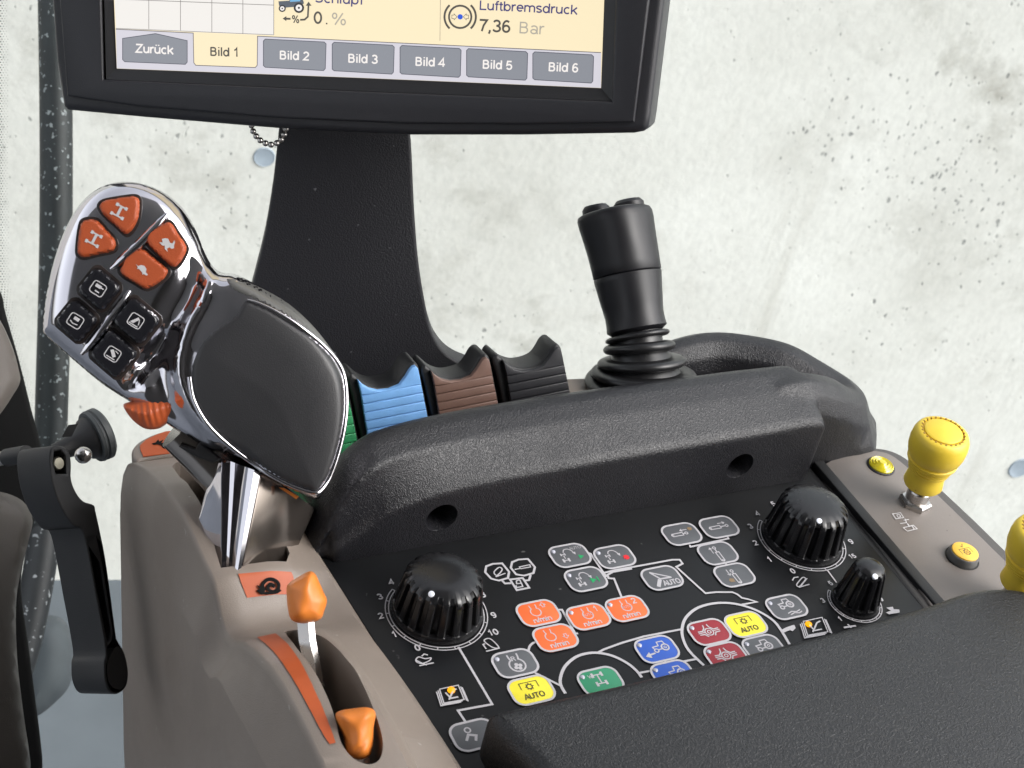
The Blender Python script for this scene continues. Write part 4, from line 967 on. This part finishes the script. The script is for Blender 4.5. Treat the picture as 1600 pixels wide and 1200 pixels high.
def patch(fr, outline, h_of, lift, w, sp):
    """A skin that follows the shell: rim flush, middle raised by lift."""
    bd = resample(outline, sp); A = np.array(bd); x0, y0 = A.min(0); x1, y1 = A.max(0)
    gx, gy = np.meshgrid(np.arange(x0, x1, sp), np.arange(y0, y1, sp)); gx[::2] += sp / 2
    G = np.stack([gx.ravel(), gy.ravel()], 1); G = G[inside(G, A)]; G = G[polydist(G, A) > sp * 0.55]; nb = len(bd)
    V, E, Fs, *_ = delaunay_2d_cdt([Vector(p) for p in bd] + [Vector(p) for p in G], [(i, (i + 1) % nb) for i in range(nb)], [], 0, 1e-9)
    P = np.array([(v.x, v.y) for v in V]); d = polydist(P, A); cen = np.array([P[list(f)].mean(0) for f in Fs]); Fs = [f for f, k in zip(Fs, inside(cen, A)) if k]
    hh = h_of(P); top = hh - 0.0006 + (lift + 0.0006) * np.sqrt(np.maximum(0, 1 - (1 - np.minimum(d / w, 1)) ** 2)); n = len(P)
    V3 = [fr.w(P[i, 0], P[i, 1], top[i]) for i in range(n)] + [fr.w(P[i, 0], P[i, 1], hh[i] - 0.002) for i in range(n)]
    rim = [i for i in range(nb)]
    Fa = [tuple(f) for f in Fs] + [tuple(n + i for i in reversed(f)) for f in Fs] + [(i, n + i, n + (i + 1) % nb, (i + 1) % nb) for i in range(nb)]
    return mesh(V3, Fa)
pad = [(384, 468), (402, 474), (432, 489), (470, 513), (504, 541), (528, 570), (538, 600), (539, 645), (530, 695), (514, 742), (499, 764), (487, 766), (450, 753), (408, 730), (364, 697), (326, 660), (304, 622), (298, 588), (306, 552), (326, 524), (350, 506), (368, 492)]
link('palm_pad', patch(HF, spline(HF.L(pad, 0.011), 4), hshell, 0.0009, 0.0012, 0.0010), pm('dark_soft_pad', (0.026, 0.026, 0.028), 0.38, rvar=0.06, grain=(2400, 0.15, 'n')), drv, 60)
rimpx = spline([(386, 470), (404, 475), (434, 489), (472, 513), (506, 541), (530, 570), (540, 600), (541, 645), (532, 695), (516, 743), (500, 766), (486, 768), (449, 755), (407, 732), (363, 699), (325, 662), (303, 623), (297, 588)], 4, False)
rl = np.array(HF.L(rimpx, 0.011)); rh = hshell(rl)
link('pad_rim', tube([HF.w(a[0], a[1], h + 0.0002) for a, h in zip(rl, rh)], 0.0009, 10), M_chrome, drv, 60)
top_in = [(352, 432), (372, 436), (408, 450), (450, 474), (486, 506), (514, 540), (527, 560), (518, 556), (490, 528), (450, 498), (408, 474), (380, 462), (362, 452)]
link('back_cover', patch(HF, spline(HF.L(top_in, 0.008), 4), hshell, 0.0006, 0.0012, 0.0010), pm('grey_cover', (0.10, 0.10, 0.095), 0.32, rvar=0.05), drv, 60)
zb = lambda pts: [(50 + a / 3.077, 260 + b / 3.077) for a, b in pts]
M_bblack = pm('black_button', (0.010, 0.010, 0.013), 0.22, coat=0.3)
M_recess = pm('button_recess', (0.03, 0.022, 0.02), 0.3)
BT = HF.lift(0.0108)
def btn(pts, mat, draw, label_h=0.0042):
    lp = BT.L(zb(pts), 0.003); c = Vector((sum(p[0] for p in lp) / len(lp), sum(p[1] for p in lp) / len(lp)))
    lp0 = spline(lp, 4); big = [tuple(c + (Vector(p) - c) * 1.10) for p in lp0]
    b = thing_part('button', relief(BT, lp0, lambda P, d: label_h * np.minimum(1, np.sqrt(np.maximum(0, 1 - (1 - np.minimum(d / 0.0011, 1)) ** 2))), lambda P, d: 0.002 + 0 * d, 0.0007), mat)
    link('recess', plate_mesh(BT, [big], 0.0012, 0.0002, top=0.0014), M_recess, b, 40)
    i = Ink(BT, label_h + 0.00012); draw(i, c); i.build('icon', M_silver, b)
def thing_part(name, me, mat): return link(name, me, mat, drv, 50)
RT = lambda c, a, pts: [(c.x + (x * math.cos(a) - y * math.sin(a)) * mm, c.y + (x * math.sin(a) + y * math.cos(a)) * mm) for x, y in pts]
def ic_axle(i, c, a=math.radians(-28)):
    for y, s in ((1.7, 1.0), (-1.7, 1.2)):
        i.line(RT(c, a, [(-1.6 * s, y), (1.6 * s, y)]), 0.5 * mm)
        for sx in (-1, 1): i.line(RT(c, a, [(sx * 1.6 * s, y - .55), (sx * 1.6 * s, y + .55)]), 0.9 * mm)
    i.line(RT(c, a, [(0, 1.7), (0, -1.7)]), 0.9 * mm)
def ic_hare(i, c, a=math.radians(-50)):
    i.fill(RT(c, a, [(-2.4, -.2), (-2.0, .8), (-1.2, 1.4), (.2, 1.0), (.9, 1.5), (.4, 2.6), (1.1, 2.4), (1.6, 1.5), (2.4, .9), (2.0, .1), (1.2, -.1), (1.0, -1.0), (2.0, -1.5), (.6, -1.6), (-.2, -.9), (-.8, -1.6), (-2.2, -1.5), (-1.4, -.8)]))
def ic_turtle(i, c, a=math.radians(-50)):
    i.fill(RT(c, a, [(-2.6, -.4), (-1.6, -.2), (-1.3, .7), (-.3, 1.4), (.9, 1.2), (1.6, .3), (2.6, .4), (2.5, -.3), (1.6, -.5), (1.4, -1.1), (.9, -.6), (-.7, -.6), (-1.1, -1.1), (-1.4, -.5)]))
def ic_cyl(k):
    def f(i, c, a=math.radians(-33)):
        i.line(RT(c, a, rrect(0, 0, 4.6, 4.2, 0.9, 3)), 0.32 * mm, True)
        if k == 0: i.fill(RT(c, a, [(-1.3, .2), (.7, .2), (.7, 1.3), (-1.3, 1.3)])); i.line(RT(c, a, [(.7, .7), (1.6, .7)]), .4 * mm); i.line(RT(c, a, [(-.6, -1), (1.0, -1)]), .4 * mm)
        elif k == 1: i.fill(RT(c, a, [(-.9, .2), (1.0, .2), (1.0, 1.3), (-.9, 1.3)])); i.line(RT(c, a, [(-1.5, -.6), (-.4, -1.1), (1.3, -.8)]), .35 * mm)
        elif k == 2: i.fill(RT(c, a, [(-1.5, -1.1), (.2, 1.5), (.9, 1.0), (-.3, -1.1)])); i.line(RT(c, a, [(.9, 1.0), (1.5, -.8)]), .3 * mm); i.line(RT(c, a, [(-1.7, -1.5), (1.6, -1.5)]), .35 * mm)
        else: i.fill(RT(c, a, [(-1.4, .8), (-.5, 1.5), (1.3, -.2), (.6, -1.1)])); i.line(RT(c, a, [(.2, 1.4), (1.5, 1.0)]), .3 * mm); i.line(RT(c, a, [(-1.6, -1.4), (1.5, -1.4)]), .35 * mm)
    return f
btn([(320, 182), (345, 160), (410, 147), (482, 138), (510, 150), (519, 182), (508, 262), (472, 318), (440, 325), (395, 285), (345, 240), (322, 208)], M_orange_btn, ic_axle)
btn([(224, 290), (245, 256), (290, 250), (322, 262), (360, 305), (396, 346), (404, 378), (385, 410), (315, 426), (250, 440), (224, 430), (211, 400)], M_orange_btn, ic_axle)
btn([(544, 345), (562, 312), (600, 288), (642, 266), (672, 272), (705, 322), (738, 372), (745, 400), (728, 440), (704, 474), (680, 486), (650, 470), (600, 425), (556, 380)], M_orange_btn, ic_hare)
btn([(428, 474), (442, 440), (470, 416), (503, 395), (538, 396), (590, 438), (642, 480), (655, 508), (635, 542), (600, 568), (568, 586), (538, 590), (485, 560), (438, 532), (417, 502)], M_orange_btn, ic_turtle)
def sq(cx, cy, hu, hv):                      # rounded square key outline, turned with the head
    return [(cx + 0.76 * a - 0.63 * b, cy + 0.65 * a + 0.78 * b) for a, b in rrect(0, 0, 2 * hu, 2 * hv, 36, 4)]
for (cx, cy, hu, hv), ic in (((322, 588, 86, 82), 0), ((213, 742, 84, 82), 1), ((502, 742, 96, 86), 2), ((392, 901, 96, 88), 3)):
    btn(sq(cx, cy, hu, hv), M_bblack, ic_cyl(ic), 0.0052)
for a, b in (((650, 228), (378, 494)), ((470, 597), (238, 904))):
    pts = [BT.p(*zb([(a[0] + (b[0] - a[0]) * t, a[1] + (b[1] - a[1]) * t + 14 * math.sin(t * math.pi))])[0], 0.0016 + 0.001 * math.sin(t * math.pi)) for t in (0, .15, .3, .5, .7, .85, 1)]
    link('divider_bar', tube(pts, [0.0006, 0.0014, 0.0016, 0.0016, 0.0016, 0.0014, 0.0006], 12), M_chrome, drv, 60)
# thumb wheel
zc2 = lambda pts: [(160 + a / 2.963, 560 + b / 2.963) for a, b in pts]
TW = HF.lift(0.0028)
two = spline(TW.L(zc2([(98, 212), (112, 250), (150, 295), (200, 326), (256, 326), (300, 300), (352, 242), (366, 196), (330, 172), (270, 160), (215, 162), (150, 195)])), 4)
uu = np.array(TW.L(zc2([(100, 240), (350, 200)]))); du = (uu[1] - uu[0]); ln = np.hypot(*du); du = du / ln
def twf(P, d):
    s = ((P - uu[0]) @ du) / ln
    return 0.0085 * np.sqrt(np.maximum(0, 1 - (1 - np.minimum(d / 0.009, 1)) ** 2)) * (1 - 0.085 * (0.5 + 0.5 * np.cos(s * 2 * math.pi * 9)) * np.minimum(d / 0.002, 1))
link('thumb_wheel', relief(TW, two, twf, dome(0.008, 0.009), 0.0006), pm('orange_wheel', (0.50, 0.095, 0.024), 0.45, mottle=(90, 0.1)), drv, 50)
# neck, switch box and stem
nk = [HF.p(280, 668, -0.006), HF.p(318, 700, -0.008), HF.p(360, 742, -0.010), HF.p(410, 790, -0.012)]
link('neck', tube(nk, [0.0085, 0.0095, 0.0105, 0.012], 28), pm('brown_chrome', (0.40, 0.36, 0.33), 0.16, metal=1.0), drv, 60)
SWF = HF.lift(0.004)
plate('switch_box', SWF, [SWF.L(z6([(875, 425), (900, 400), (1120, 455), (1170, 370), (1410, 545), (1465, 590), (1440, 610), (1350, 652), (1120, 570), (960, 480)]))], 0.010, M_black, drv, 0.0008)
def prism(front, off):
    n = len(front); V = [Vector(v) for v in front] + [Vector(v) + off for v in front]
    return mesh(V, [tuple(range(n)), tuple(range(2 * n - 1, n - 1, -1))] + [(i, (i + 1) % n, n + (i + 1) % n, n + i) for i in range(n)])
q = lambda x, y, h: HF.p(x, y, h)
off = HF.n * -0.022
T1, T2, B1, B2 = q(347, 716, 0.004), q(407, 738, 0.008), q(347, 894, 0.004), q(375, 898, 0.008)
bv = [('BEVEL', dict(width=0.0011, segments=3, limit_method='ANGLE'))]
link('stem_side', modded(prism([q(333, 726, -0.004), T1, B1, q(338, 884, 0.001), q(309, 811, -0.003)], off), bv), M_chrome, drv, 40)
cols = [(0.0, .004), (0.10, .0032), (0.22, .0026), (0.34, .003), (0.46, .0048), (0.55, .0068), (0.68, .0084), (0.84, .0090), (1.0, .008)]
tp = [q(347 + 60 * f, 716 + 22 * f, h) for f, h in cols]; bt_ = [q(347 + 28 * f, 894 + 4 * f, h) for f, h in cols]; nn_ = len(cols)
fv = tp + bt_ + [v + off for v in tp] + [v + off for v in bt_]
ff = [(i, i + 1, nn_ + i + 1, nn_ + i) for i in range(nn_ - 1)] + [(2 * nn_ + i, 3 * nn_ + i, 3 * nn_ + i + 1, 2 * nn_ + i + 1) for i in range(nn_ - 1)] + [(i, 2 * nn_ + i, 2 * nn_ + i + 1, i + 1) for i in range(nn_ - 1)] + [(nn_ + i, nn_ + i + 1, 3 * nn_ + i + 1, 3 * nn_ + i) for i in range(nn_ - 1)] + [(0, nn_, 3 * nn_, 2 * nn_), (nn_ - 1, 3 * nn_ - 1, 4 * nn_ - 1, 2 * nn_ - 1)]
link('stem_front', mesh(fv, ff), M_chrome, drv, 30)
link('stem_cover', modded(prism([T2, q(450, 762, -0.002), q(492, 797, -0.012), q(467, 851, -0.012), q(446, 893, -0.006), B2], off), bv), pm('bronze_cover', (0.27, 0.235, 0.21), 0.20, metal=0.9, rvar=0.05, specks=(420, 0.745, (0.3, 0.28, 0.26))), drv, 40)
link('gate_boot', prism([q(343, 897, -0.004), q(368, 901, 0.003), q(450, 896, -0.008), q(470, 850, -0.016), q(480, 860, -0.02), q(452, 902, -0.012), q(368, 906, 0.000), q(338, 899, -0.008)], HF.n * -0.012), M_dark, drv, 0)
link('amber_mark', plate_mesh(HF.lift(0.004), [HF.lift(0.004).L([(436, 762), (444, 763), (467, 776), (463, 780)])], 0.001), M_orange_lev, drv)

# ================================================================== SPOOL VALVE PADDLES
PF = Fr(PY(610, 650, 0.091), (-0.16, -0.93, 0.33), u=(1, 0, 0))
def paddle(dx, dy, s, mat, label, tall=0):
    tf = lambda pts: [((x - 556) * s + 556 + dx, (y - 590) * s + 590 + dy) for x, y in pts]
    t = thing('valve_paddle', label, 'lever', PF.p(*tf([(620, 735)])[0]), 'ribbed hydraulic valve paddles')
    body = tf([(543, 597), (546, 588), (551, 585), (557, 589), (570, 600), (588, 606), (606, 604), (622, 597), (632, 584), (637, 575), (643, 569), (649, 567.5), (654, 572), (657, 582), (662, 607), (673, 662), (690, 740), (583, 740), (566, 690), (550, 620)])
    plate('paddle_body', PF, [spline(PF.L(body), 3)], 0.016, M_black, t, 0.0012, top=-0.0005)
    xl = lambda y: 560 + (y - 594) * 0.160; xr = lambda y: 652 + (y - 576) * 0.20
    crown = tf([(558, 592), (566, 600), (576, 606), (590, 609), (607, 607), (623, 600), (633, 587), (638, 578), (643, 572), (648, 570.5), (651.5, 574), (653.5, 582), (xr(598), 598), (630, 604.5), (600, 611), (xl(616), 616)])
    plate('crown', PF, [PF.L(crown)], 0.004, mat, t, 0.0004, top=0.0016)
    for k in range(9):
        y0, y1 = 616.8 + 13.4 * k, 616 + 13.4 * (k + 1); r0, r1 = 598.8 + 13.2 * k, 598 + 13.2 * (k + 1)
        plate('rib', PF, [PF.L(tf([(xl(y0), y0), (xl(y1), y1), (xr(r1), r1), (xr(r0), r0)]))], 0.004, mat, t, 0.0004, top=0.0016)
    return t
def pad_mat(n, c): return pm(n, c, 0.5, mottle=(70, 0.12), grain=(2200, 0.2, 'n'), specks=(300, 0.77, (0.12, 0.12, 0.12)))
paddle(0, 0, 1.0, pad_mat('blue_plastic', (0.17, 0.38, 0.72)), 'blue ribbed valve paddle between the brown and green ones')
paddle(114.5, -13.5, 0.965, pad_mat('brown_plastic', (0.15, 0.086, 0.066)), 'brown ribbed valve paddle between the blue and black ones')
paddle(227, -29.5, 0.96, pad_mat('black_ribbed_plastic', (0.016, 0.016, 0.019)), 'all black ribbed valve paddle nearest the joystick')
paddle(-116, 21, 1.03, pad_mat('green_plastic', (0.03, 0.27, 0.10)), 'green ribbed valve paddle mostly hidden behind the chrome drive lever')

# ================================================================== JOYSTICK
joy = thing('joystick', 'black joystick with rubber bellows and two thumb buttons', 'joystick', (0.127, 0.080, 0.0265))
YJ = 0.088
JF = Fr((0.127, 0.080, 0.0265), -ray(1000, 560) + Vector((0, 0, 0.06)))
def jp(px, py): return JF.p(px, py)
def kpx(p): return -(RC.transposed() @ (p - CAM)).z / F
def jring(c, ax, r, n=44, sq=0.0, lobe=0.0):
    u = (RIGHT - ax * RIGHT.dot(ax)).normalized(); v = ax.cross(u); out = []
    for k in range(n):
        t = 2 * math.pi * k / n; e = 1 + sq * math.cos(4 * t) + lobe * math.cos(2 * t)
        out.append(c + (u * math.cos(t) + v * math.sin(t)) * r * e)
    return out
axb = Vector((0, 0, 1)); top_p, neck_p = jp(962, 330), jp(995, 516); axg = (top_p - neck_p).normalized()
# bellows: each fold its own ring
folds = [((1008, 602), 95, 8.5), ((1006, 585), 83, 8.0), ((1003, 566), 70, 7.6), ((999, 543), 57, 8.0), ((996, 526), 51, 4.6)]
for i, ((px, py), hw, th) in enumerate(folds):
    c = jp(px, py); k = kpx(c); ax = (axb.lerp(axg, 0.35 + i * 0.16) + Vector((0.03 * (i % 2), 0, 0))).normalized(); rings = []; R0 = hw * k; t0 = th * 2.1 * k
    for a in np.linspace(-math.pi / 2, math.pi / 2, 11): rings.append(jring(c + ax * t0 * 0.5 * math.sin(a), ax, R0 - t0 * 0.8 + t0 * 0.8 * math.cos(a)))
    link('bellows_fold', loft(rings), M_rubber, joy, 50)
cores = [((1008, 612), 76), ((1006, 600), 72), ((1003, 576), 58), ((1001, 556), 46), ((998, 536), 38), ((996, 522), 38), ((995, 512), 40)]
link('bellows_core', loft([jring(jp(*c), axb.lerp(axg, min(1, 0.3 + i / 7)).normalized(), hw * kpx(jp(*c))) for i, (c, hw) in enumerate(cores)]), M_rubber, joy, 50)
k0 = kpx(jp(980, 430))
def grip(stations, name):
    return link(name, loft([jring(jp(*c), axg, hw * k0, 48, sq, lb) for c, hw, sq, lb in stations]), M_grip, joy, 50)
low = [((995.5, 520), 40, 0, 0), ((995, 514), 47.5, 0, 0), ((993.5, 506), 46.5, 0, 0), ((991, 492), 46, 0, 0), ((988.5, 478), 47.5, .01, 0), ((985, 458), 50, .01, 0), ((982, 440), 52, .015, 0), ((980.6, 431), 53.0, .015, 0), ((980.4, 430), 52, .015, 0)]
upp = [((980.4, 429.4), 51.5, .015, 0), ((980.0, 427.6), 53.2, .015, 0), ((977, 412), 53.5, .02, 0), ((972.5, 390), 54.5, .025, 0), ((967, 366), 56, .03, 0), ((963, 348), 57.5, .035, 0), ((960.5, 338), 57.5, .035, 0), ((959, 332.5), 55.5, .035, 0), ((958.4, 330), 51, .03, 0), ((958.2, 329.4), 40, .02, 0)]
grip(low, 'lower_grip'); grip(upp, 'upper_grip')
tf_ = jp(958.5, 330)
for px, py, w in ((932, 334, 22), (984, 321, 24)):
    u = (RIGHT - axg * RIGHT.dot(axg)).normalized()
    c = tf_ + u * ((px - 958.5) * k0) - axg * 0.002
    link('thumb_button', lathe(c, axg, [(w * k0 * 1.02, 0), (w * k0, 0.0042), (w * k0 * 0.8, 0.0056), (w * k0 * 0.55, 0.0058), (0, 0.0050)], 28), M_grip, joy, 40)

# ================================================================== MONITOR POST
SF = Fr(PY(560, 400, 0.176), (-0.34, -0.91, 0.22))
so = spline([(440, 120), (437, 190), (432, 240), (425, 300), (413, 370), (397, 435), (380, 500), (362, 570), (350, 650), (352, 720), (800, 720), (806, 612), (770, 590), (735, 573), (710, 562), (690, 545), (674, 516), (662, 462), (653, 400), (647, 320), (643.5, 240), (640, 190), (638, 120)], 4)
tag(plate('monitor_post', SF, [SF.L(so)], 0.014, M_stand, None, 0.0014, origin=SF.p(560, 715)), 'broad dark grey plastic post flaring out below the monitor', 'post')

# ================================================================== MONITOR
EX = 2.0 ** vs.exposure
def em(name, r, g, b):
    c = s2l(r, g, b)
    m = pm(name, tuple(x / EX for x in c), 0.3, emit=1.0); return m
nm_ = (RC @ Vector((-0.17, -0.22, 0.95))).normalized()
MF = Fr(PD(560, 120, 0.572), nm_); u_ = MF.p(938, 137) - MF.p(185, 107); MF = Fr(MF.o, nm_, u_)
mon = thing('monitor', 'black framed touchscreen monitor showing German tab buttons', 'monitor', MF.p(540, 205, -0.02))
TOPY = -430
ho = [(96, 158), (97, 166), (103, 172), (220, 183), (435, 201), (641, 211), (820, 211), (990, 208), (1006, 205), (1013, 198), (1016, 180), (1038, 0), (1090, TOPY), (1070, TOPY - 30), (60, TOPY - 40), (36, TOPY), (79, 0), (86, 93)]
plate('housing', MF, [MF.L(ho)], 0.034, M_mon, mon, 0.0028, top=0.0, res=3)
fo = [(110, 150), (220, 166), (435, 184), (641, 193), (820, 194), (992, 190), (1016, 0), (1064, TOPY + 20), (62, TOPY + 20), (98, 0)]
ib = [(163, TOPY + 60), (163, 0), (166, 124), (560, 142), (957, 158), (963, 0), (975, TOPY + 60)]
scr = [(166, TOPY + 75), (178, 0), (182.5, 107), (560, 121.5), (939, 137.5), (944, 0), (957, TOPY + 75)]
plate('bezel', MF, [MF.L(fo), MF.L(ib)], 0.004, M_mon, mon, 0.0012, top=0.0032)
# sloping inner frame between bezel and screen
A_ = [MF.p(*p, 0.0022) for p in ib]; B_ = [MF.p(*p, 0.0004) for p in scr]
link('inner_frame', mesh(A_ + B_, [(i, (i + 1) % 7, 7 + (i + 1) % 7, 7 + i) for i in range(7)]), pm('inner_frame_plastic', (0.018, 0.018, 0.020), 0.4), mon, 20)
screen = link('screen', plate_mesh(MF, [MF.L(scr, 0.0006)], 0.0006, top=0.0006), em('screen_cream', 250, 234, 196), mon, 0)
zl = lambda pts: [(170 + a / 4, a2 / 4) for a, a2 in pts]; zr_ = lambda pts: [(560 + a / 4, b / 4) for a, b in pts]
def flat(name, mat, h, *polys):
    i = Ink(MF, h)
    for p in polys: i.fill(MF.L(p, h))
    return i.build(name, mat, screen)
def yb_(x): return 45.8 + (x - 185) * 0.0482           # upper edge of the tab bar
bar_px = [(181, yb_(181)), (939.5, yb_(939.5)), (939, 137.3), (560, 121.3), (182.6, 106.8)]
flat('tab_bar', em('screen_lilac', 214, 211, 220), 0.0010, bar_px)
flat('chart', em('screen_white', 240, 236, 231), 0.0010, [(179, -300), (179, 0), (181.3, yb_(181.3) - 0.6), (427.5, 55.2), (428, 0), (429, -300)])
i = Ink(MF, 0.0012)
def sl_(pts, w): i.line(MF.L(pts, 0.0012), w * 0.572 / F)
sl_([(180, -1.5), (428, 8)], 0.9); sl_([(232.5, -60), (232.5, 45.5)], 0.9); sl_([(282, -60), (282, 47.5)], 0.9); sl_([(331, -60), (331, 50)], 0.9); sl_([(379.5, -60), (379.5, 52)], 0.9); sl_([(427.8, -60), (427.8, 55)], 0.9)
i.build('chart_grid', em('screen_line', 120, 115, 112), screen)
i = Ink(MF, 0.0013); sl_([(181, yb_(181)), (302, 51.6), (303, 98), (306, 102), (399, 105.5), (402, 102), (402.5, 56.5), (939, yb_(939))], 1.1); sl_([(181, 44.2), (427, 54.4)], 0.7); sl_([(689, -60), (687.5, 64)], 0.6)
i.build('tab_outline', em('screen_dark_line', 92, 88, 92), screen)
flat('tab', em('screen_cream', 250, 234, 196), 0.0011, [(302.6, 50.5), (402.2, 55.4), (402, 101), (399, 105), (306, 101.5), (303, 98)])
M_tab = em('screen_tab_grey', 141, 144, 152); M_tabr = em('screen_tab_rim', 82, 82, 94)
tabs = [[(191.5, 60), (243, 52.5), (292.5, 63.5), (292.5, 97), (289.5, 100.5), (195, 96.5), (191.5, 93)]]
for x0, x1, y0, y1 in ((411.5, 509.5, 61, 106.5), (519, 616, 66, 112), (625, 720.5, 71, 117), (729, 824.5, 76, 121.5), (832.5, 927.5, 81, 126)):
    d = 4.6; tabs.append([(x0 + 3, y0), (x1 - 3, y0 + d), (x1, y0 + d + 3), (x1 - 1.2, y1 + d - 4), (x1 - 4, y1 + d - 0.8), (x0 + 3, y1 - 0.8 - 0.6), (x0, y1 - 4), (x0, y0 + 3)])
for t_ in tabs:
    flat('tab', M_tab, 0.0012, t_)
    i = Ink(MF, 0.00135); i.line(MF.L(t_, 0.00135), 1.1 * 0.572 / F, True); i.build('tab_edge', M_tabr, screen)
def stext(s, a, b, cap, mat, name='tab_text', bold=0.018):
    p, q_ = Vector(MF.l(*a, 0.0014)), Vector(MF.l(*b, 0.0014)); d = q_ - p
    Ink(MF, 0.0014).text(s, p.x, p.y, cap / 0.715 * 0.572 / F, d.length, math.atan2(d.y, d.x), bold).build(name, mat, screen)
M_tw = em('screen_text_white', 246, 240, 236); M_td = em('screen_text_dark', 82, 78, 72); M_tb = em('screen_text_blue', 70, 66, 122); M_tg = em('screen_text_grey', 178, 172, 158)
stext('Zurück', (212.5, 82), (271.5, 85), 13.2, M_tw)
stext('Bild 1', (329, 87), (374.5, 88.8), 13.2, M_td)
for s, x, y in (('Bild 2', 437.5, 92.5), ('Bild 3', 544.5, 97.5), ('Bild 4', 649.5, 102.5), ('Bild 5', 754.5, 107), ('Bild 6', 857.5, 111)): stext(s, (x, y), (x + 46, y + 2.0), 12.8, M_tw)
stext('Luftbremsdruck', (749.5, 15.2), (902.5, 22.8), 13.6, M_tb, 'screen_text', 0.010)
stext('7,36', (748.5, 48.5), (797.5, 51), 17.5, M_td, 'screen_text', 0.016)
stext('Bar', (811.5, 52), (850.5, 54), 17, M_tg, 'screen_text', 0.0)
stext('Schlupf', (492, 3.6), (568, 7.4), 13.6, M_tb, 'screen_text', 0.010)
stext('0', (490.5, 36.5), (503.5, 37), 17.5, M_td, 'screen_text', 0.016); stext('.', (509.5, 38), (512.5, 38.2), 17, M_td, 'screen_text'); stext('%', (518.5, 38.2), (541, 39.4), 17.5, M_tg, 'screen_text', 0.0)
stext('%', (456.5, 35.4), (467.5, 36), 11, M_td, 'screen_text')
def sp_line(pts, w, mat, name, closed=False):
    i = Ink(MF, 0.0014); i.line(MF.L(pts, 0.0014), w * 0.572 / F, closed); return i.build(name, mat, screen)
c1 = lambda cx, cy, r, a0, a1, n=22: [(cx + r * math.cos(math.radians(a0 + (a1 - a0) * k / n)), cy + r * math.sin(math.radians(a0 + (a1 - a0) * k / n))) for k in range(n + 1)]
sp_line(c1(719, 26.3, 17.5, 0, 345), 3.0, M_td, 'brake_symbol', True)
sp_line(c1(719, 26.3, 24.5, -48, 48), 3.2, M_td, 'brake_symbol'); sp_line(c1(719, 26.3, 24.5, 132, 228), 3.2, M_td, 'brake_symbol')
flat('brake_symbol', em('screen_blue', 40, 88, 214), 0.0014, c1(719, 26.3, 4.2, 0, 345, 15))
for s in (-1, 1): sp_line([(719 + s * 13, 23.6), (719 + s * 9.5, 23.6), (719 + s * 9.5, 21.5), (719 + s * 5, 26.3), (719 + s * 9.5, 31), (719 + s * 9.5, 29), (719 + s * 13, 29)], 0.8, M_td, 'brake_symbol', True)
M_tyre = em('screen_tyre', 48, 46, 48)
for cx, cy, r in ((441, 13.2, 5.6), (467, 12.2, 8.2)):
    flat('tractor_symbol', M_tyre, 0.0016, c1(cx, cy, r, 0, 345, 18)); flat('tractor_symbol', M_tw, 0.0018, c1(cx, cy, r * 0.62, 0, 345, 18)); flat('tractor_symbol', M_tyre, 0.0019, c1(cx, cy, r * 0.22, 0, 345, 10))
flat('tractor_symbol', em('screen_steel', 88, 94, 104), 0.00145, [(435, 2), (452, 1), (454, -6), (472, -6), (475, 5), (470, 10), (445, 12), (436, 9)]); flat('tractor_symbol', em('screen_sky', 120, 178, 220), 0.0015, [(454, -5), (470, -5), (469, 2), (453, 3)])
sp_line([(469, 31), (476, 30.6), (481, 26), (482, 8)], 2.8, M_td, 'slip_arrow'); flat('slip_arrow', M_td, 0.0015, [(477.5, 9), (482.2, 2.5), (486.8, 9)])
sp_line([(446, 29.2), (454, 29.4)], 3.0, M_td, 'slip_arrow'); flat('slip_arrow', M_td, 0.0015, [(447.5, 25.2), (441.5, 29), (447.5, 33)])

# ball chain hanging behind the lower edge of the monitor
ch = thing('ball_chain', 'short steel ball chain dangling in a loop below the monitor', 'chain', PD(420, 228, 0.60))
bp_ = spline([(393, 196), (396, 206), (403, 216), (413, 223), (424, 226), (435, 222), (442, 214), (446, 205), (448, 195)], 30, False)
acc, last = [], None
for p in bp_:
    if last is None or math.dist(p, last) >= 9.0: acc.append(p); last = p
for p in acc: link('bead', ball(PD(*p, 0.592), 4.9 * 0.592 / F, 14), M_steel, ch, 60)
link('cord_wire', tube([PD(*p, 0.592) for p in bp_[::8]], 1.0 * 0.6 / F, 8), M_steel, ch, 60)
